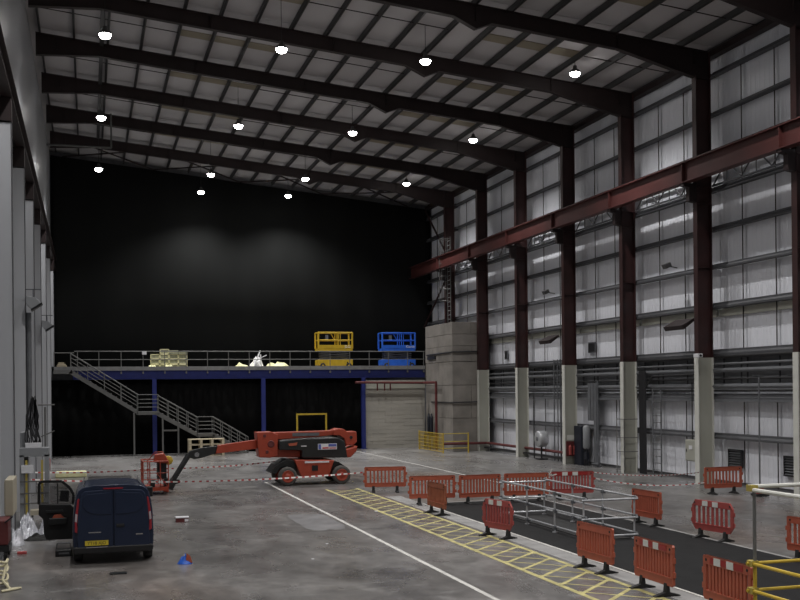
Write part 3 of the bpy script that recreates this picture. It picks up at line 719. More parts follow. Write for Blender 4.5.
# basket
bk_ = thing('x', 'x', 'x'); bpy.data.objects.remove(bk_)
fb = MB(); fb.box(-7.1, -1.75, .16, -6.15, -.35, .30).box(-6.3, -1.2, .05, -6.1, -.8, .18); fb.build('basket_floor', 'liftorange', bl)
fr_ = MB()
for z, r_ in ((1.30, .03), (.85, .018), (.50, .018)):
    P = [(-7.1, -1.75, z), (-6.15, -1.75, z), (-6.15, -.35, z), (-7.1, -.35, z), (-7.1, -1.75, z)]; fr_.path(P, r_, 6)
for x_ in (-7.1, -6.85, -6.45, -6.15):
    for y_ in (-1.75, -.35): fr_.tube((x_, y_, .28), (x_, y_, 1.3), .024, 6)
for y_ in (-1.3, -.8): fr_.tube((-7.1, y_, .28), (-7.1, y_, 1.3), .02, 6)
fr_.tube((-6.15, -1.75, .3), (-6.6, -1.75, .85), .018, 6)
fr_.build('basket_rails', 'liftorange', bl)
MB().prism([(-6.7, 1.25), (-6.65, 1.56), (-6.3, 1.6), (-6.15, 1.35), (-6.15, 1.2)], -1.7, -1.2, 'y').build('basket_console', 'liftorange', bl, bevel=.03)
MB().box(-6.55, -1.5, .6, -6.2, -1.0, 1.22).box(-6.85, -1.65, .3, -6.65, -1.45, .55).box(-6.3, -1.6, .3, -6.15, -1.0, .62).build('basket_control_gear', 'black', bl)
MB().lathe([(0, -.04), (.14, -.04), (.18, -.02), (.18, .02), (.14, .04), (0, .04)], (-6.12, -1.3, 1.30), 'y', 20).build('yellow_disc', 'yellow', bl, True)
MB().path([(-6.9, -.9, 1.25), (-6.6, -1.0, 1.62), (-6.3, -1.0, 1.62), (-6.2, -1.0, 1.3)], .02, 6).build('overhead_guard', 'liftorange', bl)

# ---------------------------------------------------------------- van
vn = thing('van', 'dark blue panel van seen from behind with its left front door open', 'van', (.54, 25.55, 0))
half = [(.26, .86), (.42, .915), (.62, .925), (.95, .915), (1.2, .905), (1.42, .875), (1.6, .835), (1.71, .79), (1.78, .69), (1.82, .45), (1.83, 0)]
secs = [(0.02, .965, 1.0, 0), (.12, .99, 1.0, 0), (.6, 1.0, .995, 0), (2.0, 1.0, .975, 0), (3.1, 1.0, .955, 0), (3.55, .99, .93, 0), (4.0, .98, .84, 0), (4.35, .96, .66, 0), (4.65, .9, .55, 0), (4.82, .78, .45, 0)]
V = []; nP = 2*len(half)-1
for yy, ws, hs, _ in secs:
    pts = [(x*ws, z if z < .5 else .5+(z-.5)*(hs*1.84-.5)/(1.84-.5)) for z, x in half]
    row = [(-x, yy, z) for x, z in pts]+[(x, yy, z) for x, z in reversed(pts[:-1])]
    V += row
F = []
for i in range(len(secs)-1):
    for j in range(nP-1): a = i*nP+j; F.append((a, a+nP, a+nP+1, a+1))
    F.append((i*nP, i*nP+nP-1, (i+1)*nP+nP-1, (i+1)*nP))
F.append(tuple(range(nP))); F.append(tuple(range(len(V)-1, len(V)-nP-1, -1)))
MB().add(V, F).build('body', 'vanblue', vn, True)
for p in C.objects[-1].data.polygons:
    if len(p.vertices) > 6: p.use_smooth = False
for sx in (-1, 1):
    P = [(.012, .30), (.80, .30), (.815, .62), (.80, .95), (.785, 1.25), (.755, 1.48), (.72, 1.63), (.64, 1.71), (.012, 1.74)]
    d_ = MB().prism([(sx*a, c) for a, c in P], -.045, .03, 'y').build('rear_door', 'vanblue', vn, bevel=.02, seg=3)
    Q = [(.05, 1.16), (.30, 1.16), (.50, 1.19), (.60, 1.24), (.69, 1.36), (.67, 1.56), (.60, 1.64), (.05, 1.67)]
    MB().prism([(sx*a, c) for a, c in Q], -.062, -.04, 'y').build('upper_pressing', 'vanblue', d_, bevel=.018, seg=3)
    lt = MB().prism([(sx*.80, .74), (sx*.865, .78), (sx*.86, 1.1), (sx*.80, 1.52), (sx*.755, 1.55), (sx*.785, 1.2), (sx*.81, .95)], -.03, .06, 'y').build('tail_light', 'taillight', vn, bevel=.01)
    MB().prism([(sx*.815, 1.0), (sx*.86, 1.02), (sx*.845, 1.2), (sx*.80, 1.18)], -.036, -.02, 'y').build('clear_lens', 'lightwhite', lt)
MB().prism([(-.88, .26), (.88, .26), (.905, .38), (.87, .43), (-.87, .43), (-.905, .38)], -.055, .25, 'y').build('rear_bumper', 'vanblack', vn, bevel=.03)
pl = MB().box(-.64, -.075, .455, -.12, -.055, .565)
pl.build('number_plate', 'plate', vn); npo = C.objects[-1]
text('plate_characters', 'YT18 XJO', .105, (-.38, -.078, .508), (math.pi/2, 0, 0), 'black', npo, sx=.93)
MB().box(-.62, -.07, .40, -.14, -.05, .425).build('plate_lamp_strip', 'chrome', vn)
MB().box(.06, -.07, .86, .24, -.045, .93).build('door_handle', 'vanblack', vn, bevel=.01)
MB().box(-.56, -.05, .74, -.28, -.047, .765).box(.5, -.05, .66, .66, -.047, .69).build('badge', 'chrome', vn)
MB().box(-.22, -.06, 1.745, .22, -.02, 1.775).build('high_brake_light', 'taillight', vn)
for sx in (-1, 1):
    for yy in (.68, 3.75):
        wh = MB().lathe([(0, -.1), (.2, -.11), (.30, -.10), (.325, -.05), (.325, .05), (.30, .10), (.2, .11), (0, .1)], (sx*.80, yy, .327), 'x', 24).build('wheel', 'rubber', vn, True)
        MB().lathe([(0, .115*sx), (.17, .115*sx), (.19, .09*sx), (0, .08*sx)], (sx*.80, yy, .327), 'x', 18).build('hub_cap', 'pipegrey', wh)
    MB().box(sx*.70, .30, .12, sx*.88, .33, .34).build('mud_flap', 'rubber', vn)
    mr = MB().box(sx*.92, 3.55, 1.18, sx*1.10, 3.68, 1.46).build('door_mirror', 'vanblack', vn, bevel=.03) if sx > 0 else None
MB().prism([(-.62, 1.32), (.62, 1.32), (.55, 1.76), (-.55, 1.76)], 3.72, 3.73, 'y').build('windscreen', 'glass', vn)
for sx in (-1, 1):
    MB().tube((sx*.66, 3.0, 1.79), (sx*.66, .4, 1.80), .018, 6).build('roof_edge_highlight', 'chrome', vn)  # bright tubes added as the highlights along the roof edges
# open door, standing out to the left, inner side towards us
P = [(-1.80, 1.10), (-1.02, 1.06), (-.93, .95), (-.95, .14), (-1.62, .14), (-1.68, .30), (-1.70, .70), (-1.81, .80)]
dr = MB().prism([(a, c) for a, c in P], 3.62, 3.72, 'y').build('front_door', 'vanblack', vn, bevel=.025)
fr2 = MB(); ring = [(-1.80, 1.08), (-1.79, 1.63), (-1.70, 1.67), (-1.22, 1.66), (-1.02, 1.48), (-.93, 1.30), (-.95, 1.05)]
for a, c in zip(ring, ring[1:]): fr2.bar((a[0], 3.67, a[1]), (c[0], 3.67, c[1]), .07, .07, (0, 1, 0))
fr2.bar((-1.33, 3.67, 1.08), (-1.33, 3.67, 1.62), .03, .03, (0, 1, 0)); fr2.build('window_frame', 'vanblack', dr)
MB().prism([(-1.78, 1.08), (-1.77, 1.62), (-1.24, 1.62), (-1.04, 1.45), (-.97, 1.28), (-.98, 1.06)], 3.665, 3.675, 'y').build('window_glass', 'glass', dr)
MB().box(-1.55, 3.50, .55, -1.10, 3.62, .72).build('door_pocket', 'black', dr, bevel=.02)
b = MB(); b.prism([(-1.50, .66), (-1.42, .80), (-1.26, .81), (-1.15, .70), (-1.22, .63)], 3.53, 3.6, 'y'); b.build('orange_bundle', 'orange', dr)
MB().box(-1.62, 3.56, .86, -1.2, 3.62, .92).build('arm_rest', 'hood', dr)
MB().prism([(-1.30, 1.12), (-1.06, 1.10), (-1.04, 1.40), (-1.26, 1.42)], 3.85, 3.95, 'y').build('door_mirror', 'vanblack', dr, bevel=.02)

# ---------------------------------------------------------------- barriers
pinm = MB().lathe([(0, -.035), (.025, -.035), (.025, .035), (0, .035)], (0, 0, 0), 'y', 8).mesh('pin_hole', 'rubber')
def make_barrier(loc, ang, body, cut=False, patches=False, band=False, label='', nb=11, L=1.6):
    g = 'plastic pedestrian barriers around the hall'
    t = thing('safety_barrier', label, 'barrier', (loc[0], loc[1], 0), ang, g)
    hl = L/2; b = MB(); th = .025
    c = .14 if cut else .03
    b.prism([(-hl, .84), (hl, .84), (hl, 1.0-c), (hl-c, 1.0), (-hl+c, 1.0), (-hl, 1.0-c)] if not cut else [(-hl, .84), (hl, .84), (hl-.12, 1.0), (-hl+.12, 1.0)], -th, th)
    b.prism([(-hl, .38), (hl, .38), (hl, .26), (hl-.03, .22), (-hl+.03, .22), (-hl, .26)] if not cut else [(-hl, .38), (hl, .38), (hl-.12, .22), (-hl+.12, .22)], -th, th)
    for sx in (-1, 1): b.box(sx*hl, -th, .37, sx*(hl-.09), th, .85)
    for i in range(nb):
        x = -hl+.09+(L-.18)*(i+1)/(nb+1); wd = .031
        b.box(x-wd, -.018, .37, x+wd, .018, .85)
    for sx, zz in ((-1, .72), (1, .72), (-1, .45), (1, .45)): b.box(sx*hl, -.015, zz-.05, sx*(hl+.05), .015, zz+.05)
    b.box(-hl+.03, -.032, .985, hl-.03, .032, 1.0) if not cut else None
    b.box(-hl+.03, -.034, .36, hl-.03, .034, .385)
    b.build('panel', body, t)
    if band: MB().box(-hl+.22, -.032, .87, hl-.22, .032, .975).build('reflective_band', 'redband', t)
    for sx in ((-.36, .02) if patches else ()):
        MB().box(sx, -.036, .855, sx+.20, .036, .985).build('reflective_patch', 'patch', t)
    for sx in (-1, 1): inst('pin_hole', pinm, t, (sx*(hl-.10), 0, .92))
    for sx in (-.46, .46):
        MB().prism([(-.27, .0), (-.27, .025), (-.05, .085), (-.03, .26), (.03, .26), (.05, .085), (.27, .025), (.27, .0)], sx-.055, sx+.055, 'x').build('foot', 'rubber', t, bevel=.008)
    return t
def ends(a, b): return ((a[0]+b[0])/2, (a[1]+b[1])/2), math.atan2(b[1]-a[1], b[0]-a[0])
BL = [
 ((10.2, 39.64), (11.78, 39.35), 'orange', 0, 0, 0, 'orange barrier nearest the boom lift, far left of the barrier line', 9),
 ((10.52, 34.84), (12.18, 34.67), 'orange', 0, 0, 0, 'orange barrier on the far side, partly behind the faded side-on barrier', 11),
 ((12.23, 34.42+.05), (13.8, 34.57), 'orange', 0, 0, 0, 'orange barrier in the far row just left of the galvanised rails', 11),
 ((13.95, 34.6), (15.56, 34.42), 'orange', 0, 0, 0, 'orange barrier in the far row directly behind the galvanised rails', 11),
 ((15.72, 34.66), (17.32, 34.45), 'red', 0, 1, 1, 'red barrier with two white patches ending the far row behind the rails', 12),
 ((10.56, 32.9), (10.66, 31.2), 'orangeold', 0, 0, 0, 'faded brownish orange barrier side-on at the dark strip corner', 11),
 ((10.32, 27.2), (10.68, 25.86), 'red', 1, 1, 0, 'red cut-corner barrier with two white patches between dark strip and yellow hatching', 8),
 ((15.40, 28.16), (15.50, 26.6), 'orange', 0, 0, 0, 'orange barrier beyond the right end of the galvanised rails', 11),
 ((15.40, 24.92), (15.66, 23.33), 'red', 1, 1, 0, 'red cut-corner barrier with see-through slots beyond the dark strip', 7),
 ((21.72, 34.25), (23.3, 34.26), 'orange', 0, 0, 0, 'orange barrier standing alone against the right wall columns', 9),
 ((15.37, 20.9), (15.66, 19.3), 'orange', 0, 0, 0, 'orange barrier cut off by the right edge of the picture', 9),
 ((10.52, 21.77), (10.62, 20.18), 'orange', 0, 0, 0, 'plain orange barrier in front of the galvanised rails', 11),
 ((10.52, 19.16), (10.52, 17.6), 'orange', 0, 1, 1, 'orange barrier with red band and white patches in mid foreground', 11),
 ((10.51, 16.66), (10.52, 15.15), 'orange', 0, 1, 1, 'orange barrier with red band touching the yellow scaffold guardrail', 11)]
for a, c, m_, cut, pat, band, lab, nb in BL:
    p, an = ends(a, c); make_barrier(p, an, m_, cut, pat, band, lab, nb, min(1.62, math.dist(a, c))-(.10 if abs(an) > 1 else 0))

# ---------------------------------------------------------------- guard rails round the pit
gr = thing('guard_rail', 'galvanised tube guardrail cage around the pit in the dark strip', 'guardrail', (0, 0, 0))
X0, X1, YA, YC = 12.28, 13.74, 25.0, 30.74
for x in (X0, X1):
    for yy in (YA, 26.78, 28.7, YC):
        ps = MB().tube((x, yy, .012), (x, yy, 1.14), .026, 8).build('post', 'galv', gr)
        MB().tube((x, yy, .012), (x, yy, .03), .07, 10).build('foot_plate', 'galv', ps)
    for z in (1.1, .62, .16): MB().tube((x+.05, YA-.06, z), (x+.05, YC+.06, z), .027, 8).build('long_rail', 'galv', gr)
for yy in (YA, YC):
    for z in (1.06, .57, .12): MB().tube((X0-.08, yy-.05, z), (X1+.08, yy-.05, z), .027, 8).build('cross_rail', 'galv', gr)
cm = MB().box(-.04, -.05, -.045, .07, .04, .045).mesh('clamp', 'pipegrey')
for x in (X0, X1):
    for yy in (YA, 26.78, 28.7, YC):
        for z in (1.08, .6, .14): inst('clamp', cm, gr, (x, yy, z))
yg = thing('scaffold_guard', 'yellow and grey scaffold tube cage cut off at the bottom right', 'guardrail', (10.38, 14.92, 0))
MB().tube((0, 0, .012), (0, 0, 1.15), .032, 10).build('yellow_post', 'yellow', yg)
MB().tube((0, 0, 1.15), (0, 0, 2.38), .03, 10).build('grey_post', 'rail', yg)
for z in (1.1, .66):
    MB().tube((-.12, .05, z), (2.6, .05, z), .027, 8).build('yellow_rail', 'yellow', yg); MB().tube((-.05, .12, z), (-.05, -6, z), .03, 8).build('yellow_rail', 'yellow', yg)
MB().tube((-.08, .05, 2.35), (2.6, .05, 2.35), .035, 8).build('pale_top_rail', 'creamed', yg); MB().tube((-.04, .12, 2.30), (-.04, -6, 2.30), .035, 8).build('pale_top_rail', 'creamed', yg)
MB().tube((2.5, .05, .0), (2.5, .05, 2.38), .03, 8).build('grey_post', 'rail', yg)
for yy in (-3, -6): MB().tube((0, yy, 0), (0, yy, 2.38), .03, 8).build('grey_post', 'rail', yg)
for z in (1.1, .66, 2.33): MB().box(-.09, -.05, z-.05, .04, .09, z+.05).build('clamp', 'yellowdull', yg)

# ---------------------------------------------------------------- barrier tape
def tape(pts, label, wd=.055, rep=.26):
    n = 60; V = []; F = []; L = 0; UV = []
    dense = []
    for a, c in zip(pts, pts[1:]):
        sag = a[3] if len(a) > 3 else .1
        for i in range(n):
            t = i/n; p = Vector(a[:3]).lerp(Vector(c[:3]), t); p.z -= sag*4*t*(1-t); dense.append(p)
    dense.append(Vector(pts[-1][:3])); prev = dense[0]
    for i, p in enumerate(dense):
        L += (p-prev).length; prev = p; tw = .35*math.sin(L*.7); dy = math.sin(tw)*wd/2; dz = math.cos(tw)*wd/2
        V += [(p.x, p.y-dy, p.z-dz), (p.x, p.y+dy, p.z+dz)]; UV.append(L/rep)
    F = [(2*i, 2*i+2, 2*i+3, 2*i+1) for i in range(len(dense)-1)]
    me = bpy.data.meshes.new('barrier_tape'); me.from_pydata(V, [], F); me.materials.append(M['tape'])
    ul = me.uv_layers.new(name='UVMap')
    for lp_ in me.loops: ul.data[lp_.index].uv = (UV[lp_.vertex_index//2], lp_.vertex_index % 2)
    o = bpy.data.objects.new('barrier_tape', me); C.objects.link(o)
    md = o.modifiers.new('thickness', 'SOLIDIFY'); md.thickness = .003
    return tag(o, label, 'tape')
tape([(10.1, 39.55, .80, .20), (-1.98, 38.0, 1.06)], 'red and white tape stretched from the left barrier past the lift wheels')
tape([(7.95, 45.4, .95, .08), (2.6, 43.5, .90, .06), (-1.95, 42.5, .97)], 'red and white tape running behind the basket to the left wall')
tape([(17.3, 34.4, .75, .18), (21.7, 34.2, .45)], 'sagging red and white tape between far row and wall barrier', .035)
tape([(17.3, 34.45, .95, .12), (23.7, 37.7, .50)], 'faint red and white tape along the foot of the right columns', .035)
b = MB()
for i in range(10):
    a = R.uniform(0, 6.28); p0 = (15.62+R.uniform(-.12, .12), 34.45, .93+R.uniform(-.08, .05)); b.bar(p0, (p0[0]+.18*math.cos(a), p0[1]-.05, p0[2]+.14*math.sin(a)), .01, .035)
tag(b.build('tape_bow', 'patch'), 'knotted tape ends on the far row barrier beside the rails', 'tape')

# ---------------------------------------------------------------- things along the right wall
def flood(x, yy, z, label, w_=.9):
    t = thing('floodlight', label, 'floodlight', (x, yy, z), 0, 'floodlights on the right wall')
    MB().prism([(-.40, .18), (.2, .50), (.2, .36), (-.30, .0)], -w_, w_, 'y').build('housing', 'steeld', t, bevel=.02)
    MB().tube((.15, 0, .4), (.55, 0, .4), .03, 6).build('arm', 'darkpipe', t)
flood(24.1, 39.7, 6.35, 'long dark heater panel on the fourth cream column', .75)
flood(24.1, 52.9, 6.35, 'long dark heater panel beside the second cream column from left', .7)
def spot(x, yy, z, label):
    t = thing('spotlight', label, 'spotlight', (x, yy, z), 0, 'small spotlights high on the right wall')
    MB().prism([(-.30, .08), (.0, .2), (.08, .02), (-.2, -.10)], -.14, .14, 'y').build('housing', 'fixture', t, bevel=.02)
    MB().tube((0, 0, .03), (.55, .25, .0), .025, 6).build('arm', 'darkpipe', t)
spot(24.1, 40.6, 9.15, 'small spotlight on an arm halfway up between red columns, nearer one')
spot(24.1, 53.2, 9.15, 'small spotlight on an arm halfway up between red columns, farther one')
c_ = thing('security_camera', 'white camera at the top of the fourth cream column', 'camera', (23.6, 37.7, 5.2))
MB().box(-.12, -.3, -.06, .1, .05, .1).build('body', 'white', c_, bevel=.02); MB().lathe([(0, -.34), (.05, -.34), (.05, -.3), (0, -.3)], (-.01, 0, .02), 'y', 10).build('lens', 'black', c_)
def cabinet(name, x0, y0, z0, x1, y1, z1, m, label, cat, door='girt'):
    t = thing(name, label, cat, ((x0+x1)/2, (y0+y1)/2, z0)); hx = (x1-x0)/2; hy = (y1-y0)/2; h = z1-z0
    MB().box(-hx, -hy, 0, hx, hy, h).build('body', m, t, bevel=.02)
    d = MB().box(-hx-.015, -hy+.04, .05, -hx, hy-.04, h-.05).build('door', m, t, bevel=.005)
    MB().box(-hx-.03, hy-.14, h*.5-.06, -hx-.015, hy-.1, h*.5+.06).build('handle', 'black', d)
    return t
cabinet('tall_cabinet', 24.15, 49.35, 0, 24.55, 50.2, 2.0, 'navy', 'tall navy cabinet between the third and second cream columns', 'cabinet')
b = MB()
for i in range(3): b.box(24.32, 48.0+i*.33, .0 if i == 0 else 2.3, 24.5, 48.27+i*.33, 4.2)
b.path([(24.3, 47.8, 4.3), (24.3, 47.75, .5), (24.3, 47.8, .15), (24.3, 48.5, .15)], .04, 8)
tag(b.build('vertical_ducts', 'pipegrey'), 'grey vertical ducts above the white tank beside navy cabinet', 'duct')
tk = thing('white_tank', 'white cylindrical tank on legs right of the navy cabinet', 'tank', (24.15, 48.75, 0))
MB().lathe([(0, .85), (.13, .87), (.18, .95), (.18, 1.95), (.13, 2.05), (0, 2.08)], (0, 0, 0), 'z', 18).build('vessel', 'cabgrey', tk, True)
for a in (0, 2.1, 4.2): MB().tube((.13*math.cos(a), .13*math.sin(a), 0), (.13*math.cos(a), .13*math.sin(a), .95), .025, 6).build('leg', 'darkpipe', tk)
MB().box(-.08, -.16, .35, .08, .16, .7).build('pump', 'liftblue' if False else 'navy', tk)
fp = thing('fire_point_board', 'dark red fire point board on the third cream column', 'sign board', (23.7, 50.3, .42))
MB().box(.05, -.02, 0, .7, .0, .78).build('board', 'pipered', fp); 
for x in (.16, .42): MB().lathe([(0, 0), (.08, .0), (.08, .42), (.03, .5), (0, .52)], (x+.07, -.11, .08), 'z', 12).build('extinguisher', 'red', fp)
MB().box(.1, -.025, .85, .65, -.005, 1.1).build('notice', 'creamed', fp)
fn = thing('extractor_fan', 'round silver extractor fan on a pipe stand between two cream columns', 'fan', (24.1, 54.2, .05))
MB().lathe([(.1, -.25), (.42, -.25), (.45, -.2), (.45, .2), (.42, .25), (.1, .25), (.1, -.25)], (0, 0, 1.1), 'x', 24).build('drum', 'galv', fn, True)
MB().lathe([(0, -.28), (.12, -.28), (.12, .1), (0, .1)], (0, 0, 1.1), 'x', 14).build('motor', 'pipegrey', fn)
b = MB(); b.tube((0, 1.0, -.04), (0, 1.0, 3.55), .035, 6).tube((0, 1.5, 3.5), (0, -.3, 3.5), .035, 6).tube((0, 0, 0), (0, 0, .7), .05, 6).box(-.25, -.3, -.04, .25, .3, .02); b.build('pipe_stand', 'darkpipe', fn)
b = MB(); 
for yy in (52.1, 52.45, 52.9): b.tube((24.3, yy, .02), (24.3, yy, 5.5), .035, 8)
tag(b.build('riser_pipes', 'pipegrey'), 'three grey riser pipes left of the third cream column', 'pipes')
b = MB()
for i in range(7): b.tube((24.3, 43.05+i*.09, .02), (24.3, 43.05+i*.09+R.uniform(-.03, .03), 4.7), .035, 6)
b.path([(24.3, 43.1, 3.9), (24.3, 42.4, 4.45), (24.3, 38.6, 4.5)], .04, 8)
tag(b.build('cable_riser', 'darkpipe'), 'black bundle of cables climbing beside the lattice ladder frame', 'cables')
lf = thing('ladder_frame', 'grey lattice frame with rungs beside the black cable bundle', 'frame', (24.2, 41.9, 0))
for yy in (-.35, .35): MB().tube((0, yy, 0), (0, yy, 3.9), .03, 6).build('stile', 'pipegrey', lf)
for i in range(12): MB().tube((0, -.35, .3+i*.3), (0, .35, .3+i*.3), .018, 6).build('rung', 'pipegrey', lf)
eb = cabinet('electrical_box', 24.2, 38.75, .85, 24.5, 39.6, 1.75, 'cream', 'pale electrical box with white label left of the fourth cream column', 'electrical box')
MB().box(-.18, -.15, .5, -.166, .1, .66).build('notice', 'white', eb)
MB().tube((0, .1, .9), (0, .1, 3.3), .025, 6).build('conduit', 'darkpipe', eb)
def louvre(y0, y1, z0, z1, label):
    t = thing('vent_louvre', label, 'louvre', (24.8, (y0+y1)/2, z0)); hy = (y1-y0)/2; h = z1-z0
    b = MB(); b.box(-.06, -hy, 0, .04, -hy+.05, h).box(-.06, hy-.05, 0, .04, hy, h).box(-.06, -hy, 0, .04, hy, .05).box(-.06, -hy, h-.05, .04, hy, h); b.build('frame', 'darkpipe', t)
    for i in range(int(h/.1)): MB().prism([(-.05, .06+i*.1), (.03, .1+i*.1), (.03, .115+i*.1), (-.05, .075+i*.1)], -hy+.05, hy-.05, 'y').build('slat', 'pipegrey', t)
    MB().box(.03, -hy, 0, .04, hy, h).build('backing', 'black', t)
louvre(36.4, 37.3, .72, 1.45, 'dark square louvre just right of the fourth cream column')
louvre(32.8, 33.75, .62, 1.38, 'dark square louvre at the far right edge of the wall')
b = MB()
for yy, w__ in ((60.9, .5), (49.3, .8)):
    t = thing('window_vent', 'small dark vent high on the white sheeting, %s one' % ('farther' if yy > 55 else 'nearer'), 'vent', (24.8, yy, 5.75))
    MB().box(-.04, -w__/2, 0, .02, w__/2, .55).build('frame', 'pipegrey', t); MB().box(-.06, -w__/2+.06, .06, -.035, w__/2-.06, .49).build('grille', 'darkpipe', t)
t = thing('column_guard', 'bent tube rail fixed round the foot of the cream column beside cabling', 'guardrail', (23.65, 44.25, 0))
for z in (1.0, 1.65, 2.5): MB().path([(0, .35, z), (0, -.35, z), (.7, -.35, z)], .022, 6).build('rail', 'rail', t)
MB().tube((0, -.35, 0), (0, -.35, 2.5), .022, 6).build('post', 'rail', t); MB().tube((0, .35, 0), (0, .35, 2.5), .022, 6).build('post', 'rail', t)
ps = thing('barrier_post', 'thin dark post with red clips beside the wall barrier', 'post', (23.2, 33.0, 0))
MB().tube((0, 0, 0), (0, 0, 4.3), .03, 8).build('pole', 'pipegrey', ps); MB().box(-.25, -.2, .02, .25, .2, .1).build('base', 'rubber', ps); MB().box(-.15, -.1, .1, .1, .1, .32).build('clip', 'red', ps)

# ---------------------------------------------------------------- things along the left wall
def lflood(yy, z, label):
    t = thing('wall_floodlight', label, 'floodlight', (-1.98, yy, z), 0, 'floodlights on the left wall')
    MB().prism([(.03, .32), (.34, .26), (.52, .08), (.20, -.14), (.03, .06)], -.22, .22, 'y').build('housing', 'cabgrey', t, bevel=.02)
    MB().prism([(.19, -.19), (.55, .05), (.53, .11), (.18, -.12)], -.24, .24, 'y').build('lens_rim', 'black', t)
    MB().tube((0, 0, .55), (.5, 0, .55), .02, 6).tube((.25, 0, .55), (.25, 0, .25), .02, 6).build('arm', 'girt', t)
lflood(37.5, 6.9, 'nearer grey floodlight bracketed off the left wall')
lflood(50.0, 6.9, 'farther grey floodlight bracketed off the left wall')
b = MB().path([(-1.9, 37.9, 6.7), (-1.9, 37.9, 3.2), (-1.75, 37.9, 2.6)], .09, 8)
tag(b.build('flue_pipe', 'pipegrey'), 'grey pipe dropping down the left wall under the nearer floodlight', 'pipe')
rk = thing('equipment_rack', 'grey steel rack with cables and yellow stiles at the left wall', 'rack', (-1.55, 33.6, 0))
for x in (-.35, .35): MB().box(x-.06, -.4, 0, x+.06, .4, 2.15).build('side_frame', 'cabgrey', rk)
MB().box(-.41, -.4, 2.1, .41, .4, 2.35).build('top_box', 'cabgrey', rk)
for x in (-.22, .22): MB().box(x-.03, -.42, .4, x+.03, -.38, 2.0).build('yellow_stile', 'yellowdull', rk)
for z in (.7, 1.0, 1.35): MB().box(-.4, -.43, z, .4, -.39, z+.04).build('rail', 'rail', rk)
MB().box(-.36, -.46, 1.62, -.02, -.41, 1.86).build('white_notice', 'white', rk)
b = MB()
for i in range(16):
    x = -.22+R.uniform(0, .5); x2 = x*.7-.05; b.path([(x, .05, 2.35), (x+R.uniform(-.1, .1), .05, 2.6), (x2+R.uniform(-.1, .1), .1, 2.95), (x2+R.uniform(-.08, .08), .1, 3.3), (x2*.6, .1, 3.6+R.uniform(0, .3))], .02, 5)
b.build('cables', 'darkpipe', rk)
MB().box(-.25, -.3, 2.36, .2, -.1, 2.5).build('white_box', 'white', rk)
MB().box(-.1, -.9, .42, .5, -.45, .56).build('shelf_board', 'beige', rk); 
for x in (-.05, .45): MB().box(x-.02, -.85, 0, x+.02, -.5, .42).build('shelf_leg', 'rail', rk)
cabinet('beige_cabinet', -2.0, 27.9, .95, -1.80, 29.3, 1.85, 'beige', 'beige box cabinet at the left edge of the picture', 'cabinet')
b = MB().box(-2.0, 28.0, 0, -1.9, 28.8, .9); tag(b.build('cabinet_plinth', 'girt'), 'grey plinth under the beige cabinet at the left edge', 'plinth')
tag(MB().box(-1.98, 33.9, .0, -1.75, 35.2, 2.8).build('tall_grey_locker', 'cabgrey', bevel=.02), 'tall narrow grey locker against the left wall', 'locker')
b = MB(); b.path([(-1.95, 45, 3.5), (-1.3, 45, 3.5)], .03); b.path([(-1.95, 48, 2.1), (-1.4, 48, 2.35)], .03); b.tube((-1.7, 46, 0), (-1.7, 46, 3.4), .05, 6)
tag(b.build('conduit_brackets', 'rail'), 'thin grey conduits and brackets on the far left wall', 'conduit')
crumple('plastic_wrap', -1.62, 31.2, 0, .32, .6, .62, 11, 'foil', 'silver plastic wrap heap on the floor left of the open van door', 'plastic wrap', 9, 21)
crumple('plastic_wrap', -1.12, 31.0, 0, .26, .45, .55, 12, 'foil', 'smaller silver plastic wrap heap beside the open van door', 'plastic wrap', 8, 21)
crumple('plastic_wrap', -1.3, 30.4, 0, .4, .25, .22, 13, 'rubber', 'black plastic sheet lying under the silver wrap', 'plastic wrap', 2)
crumple('plastic_wrap', -1.85, 29.6, 0, .22, .3, .55, 14, 'foil', 'small torn silver wrap beside the red trolley', 'plastic wrap', 3)
tr = thing('red_trolley', 'red trolley cut off at the left edge of the picture', 'trolley', (-2.05, 27.5, 0))
MB().box(-.1, -.5, .35, .18, .5, .95).build('body', 'pipered', tr, bevel=.03); MB().box(-.1, -.52, .2, .2, .52, .35).build('tray', 'black', tr)
for yy in (-.4, .4): MB().lathe([(0, -.04), (.12, -.04), (.12, .04), (0, .04)], (.12, yy, .12), 'x', 12).build('wheel', 'rubber', tr)
MB().path([(.12, -.5, .9), (.3, -.7, 1.05)], .02).build('handle', 'black', tr)
tag(MB().box(-1.72, 27.85, 0, -1.5, 28.0, .05).build('red_scrap', 'labelred'), 'tiny red scrap lying on the floor near the trolley', 'scrap')
b = MB(); P = []
for i in range(60): t_ = i/59*6*math.pi; P.append((-1.78+.16*math.cos(t_), 23.2+.22*math.sin(t_), .03+.55*i/59+.03*math.sin(3*t_)))
P += [(-1.7, 22.9, .2), (-1.55, 22.8, .03), (-1.35, 22.9, .03), (-1.7, 22.6, .03)]
b.path(P, .028, 6); tag(b.build('coiled_hose', 'rope'), 'cream coiled hose at the bottom left edge of the picture', 'hose')
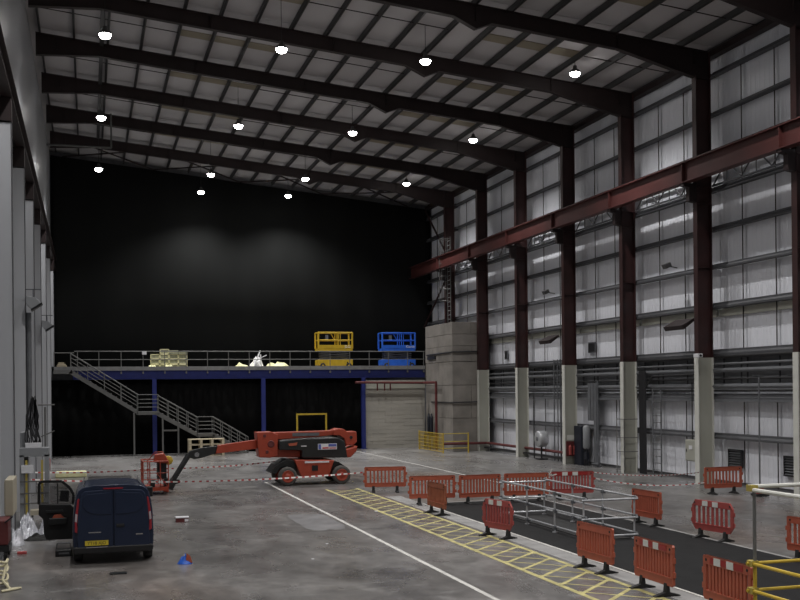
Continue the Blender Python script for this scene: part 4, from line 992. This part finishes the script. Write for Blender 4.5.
# small things on the floor
t = thing('tool_tray', 'black tool tray with handle on the floor by the open van door', 'tool tray', (-.62, 27.3, 0))
MB().box(-.18, -.22, 0, .2, .22, .16).build('tray', 'black', t, bevel=.02); MB().path([(-.16, 0, .16), (-.14, 0, .3), (.16, 0, .3), (.18, 0, .16)], .015).build('handle', 'pipegrey', t); MB().box(-.1, -.23, .06, .14, -.22, .1).build('label', 'pipegrey', t)
tag(MB().box(.42, 24.0, 0, .78, 24.22, .025).build('black_tile', 'hood'), 'small dark plate lying on the floor behind the van', 'plate')
t = thing('carton', 'small white topped brown carton on the open floor right of the van', 'carton', (2.72, 33.0, 0))
MB().box(-.19, -.12, 0, .19, .12, .13).build('box', 'pipered', t); MB().box(-.2, -.13, .13, .2, .13, .16).build('lid', 'white', t); MB().box(.07, -.125, .02, .18, -.12, .1).build('label', 'white', t)
crumple('blue_bag', 2.12, 25.0, 0, .17, .16, .24, 21, 'liftblue', 'crumpled blue and orange bag on the floor right of the van', 'bag', 3, 9)
bb = C.objects[-1]
MB().prism([(2.12, .03), (2.28, .03), (2.24, .17), (2.16, .25)], 24.9, 24.97, 'y').build('orange_flap', 'orange', bb); MB().prism([(2.06, .03), (2.2, .03), (2.1, .24)], 24.94, 25.04, 'y').build('white_flap', 'white', bb)
for x, yy, s_ in ((5.05, 24.6, .03), (9.0, 33.5, .05), (5.9, 26.9, .03)):
    tag(MB().box(x-s_, yy-s_, 0, x+s_, yy+s_, .015).build('paper_scrap', 'white'), {5.05: 'tiny white scrap on the floor left of the white line, nearest', 9.0: 'tiny white scrap on the floor beside the yellow lane', 5.9: 'tiny white scrap on the floor near the pale repair'}[x], 'scrap')
# workbench and yellow clutter at the foot of the left wall end
b = MB(); b.box(-1.5, 52, .0, -.1, 53, .25); tag(b.build('cream_bundle', 'wrapy', bevel=.05), 'cream bundle on the floor beyond the open van door', 'bundle')
r2 = thing('red_extinguisher', 'red extinguisher at the far end of the left wall', 'extinguisher', (-1.75, 50.0, 0)); MB().lathe([(0, 0), (.1, 0), (.11, .5), (.05, .62), (0, .64)], (0, 0, .5), 'z', 12).build('bottle', 'red', r2, True); MB().tube((0, 0, 0), (0, 0, .5), .04, 6).build('stand', 'pipered', r2)
print('objects', len(bpy.data.objects))
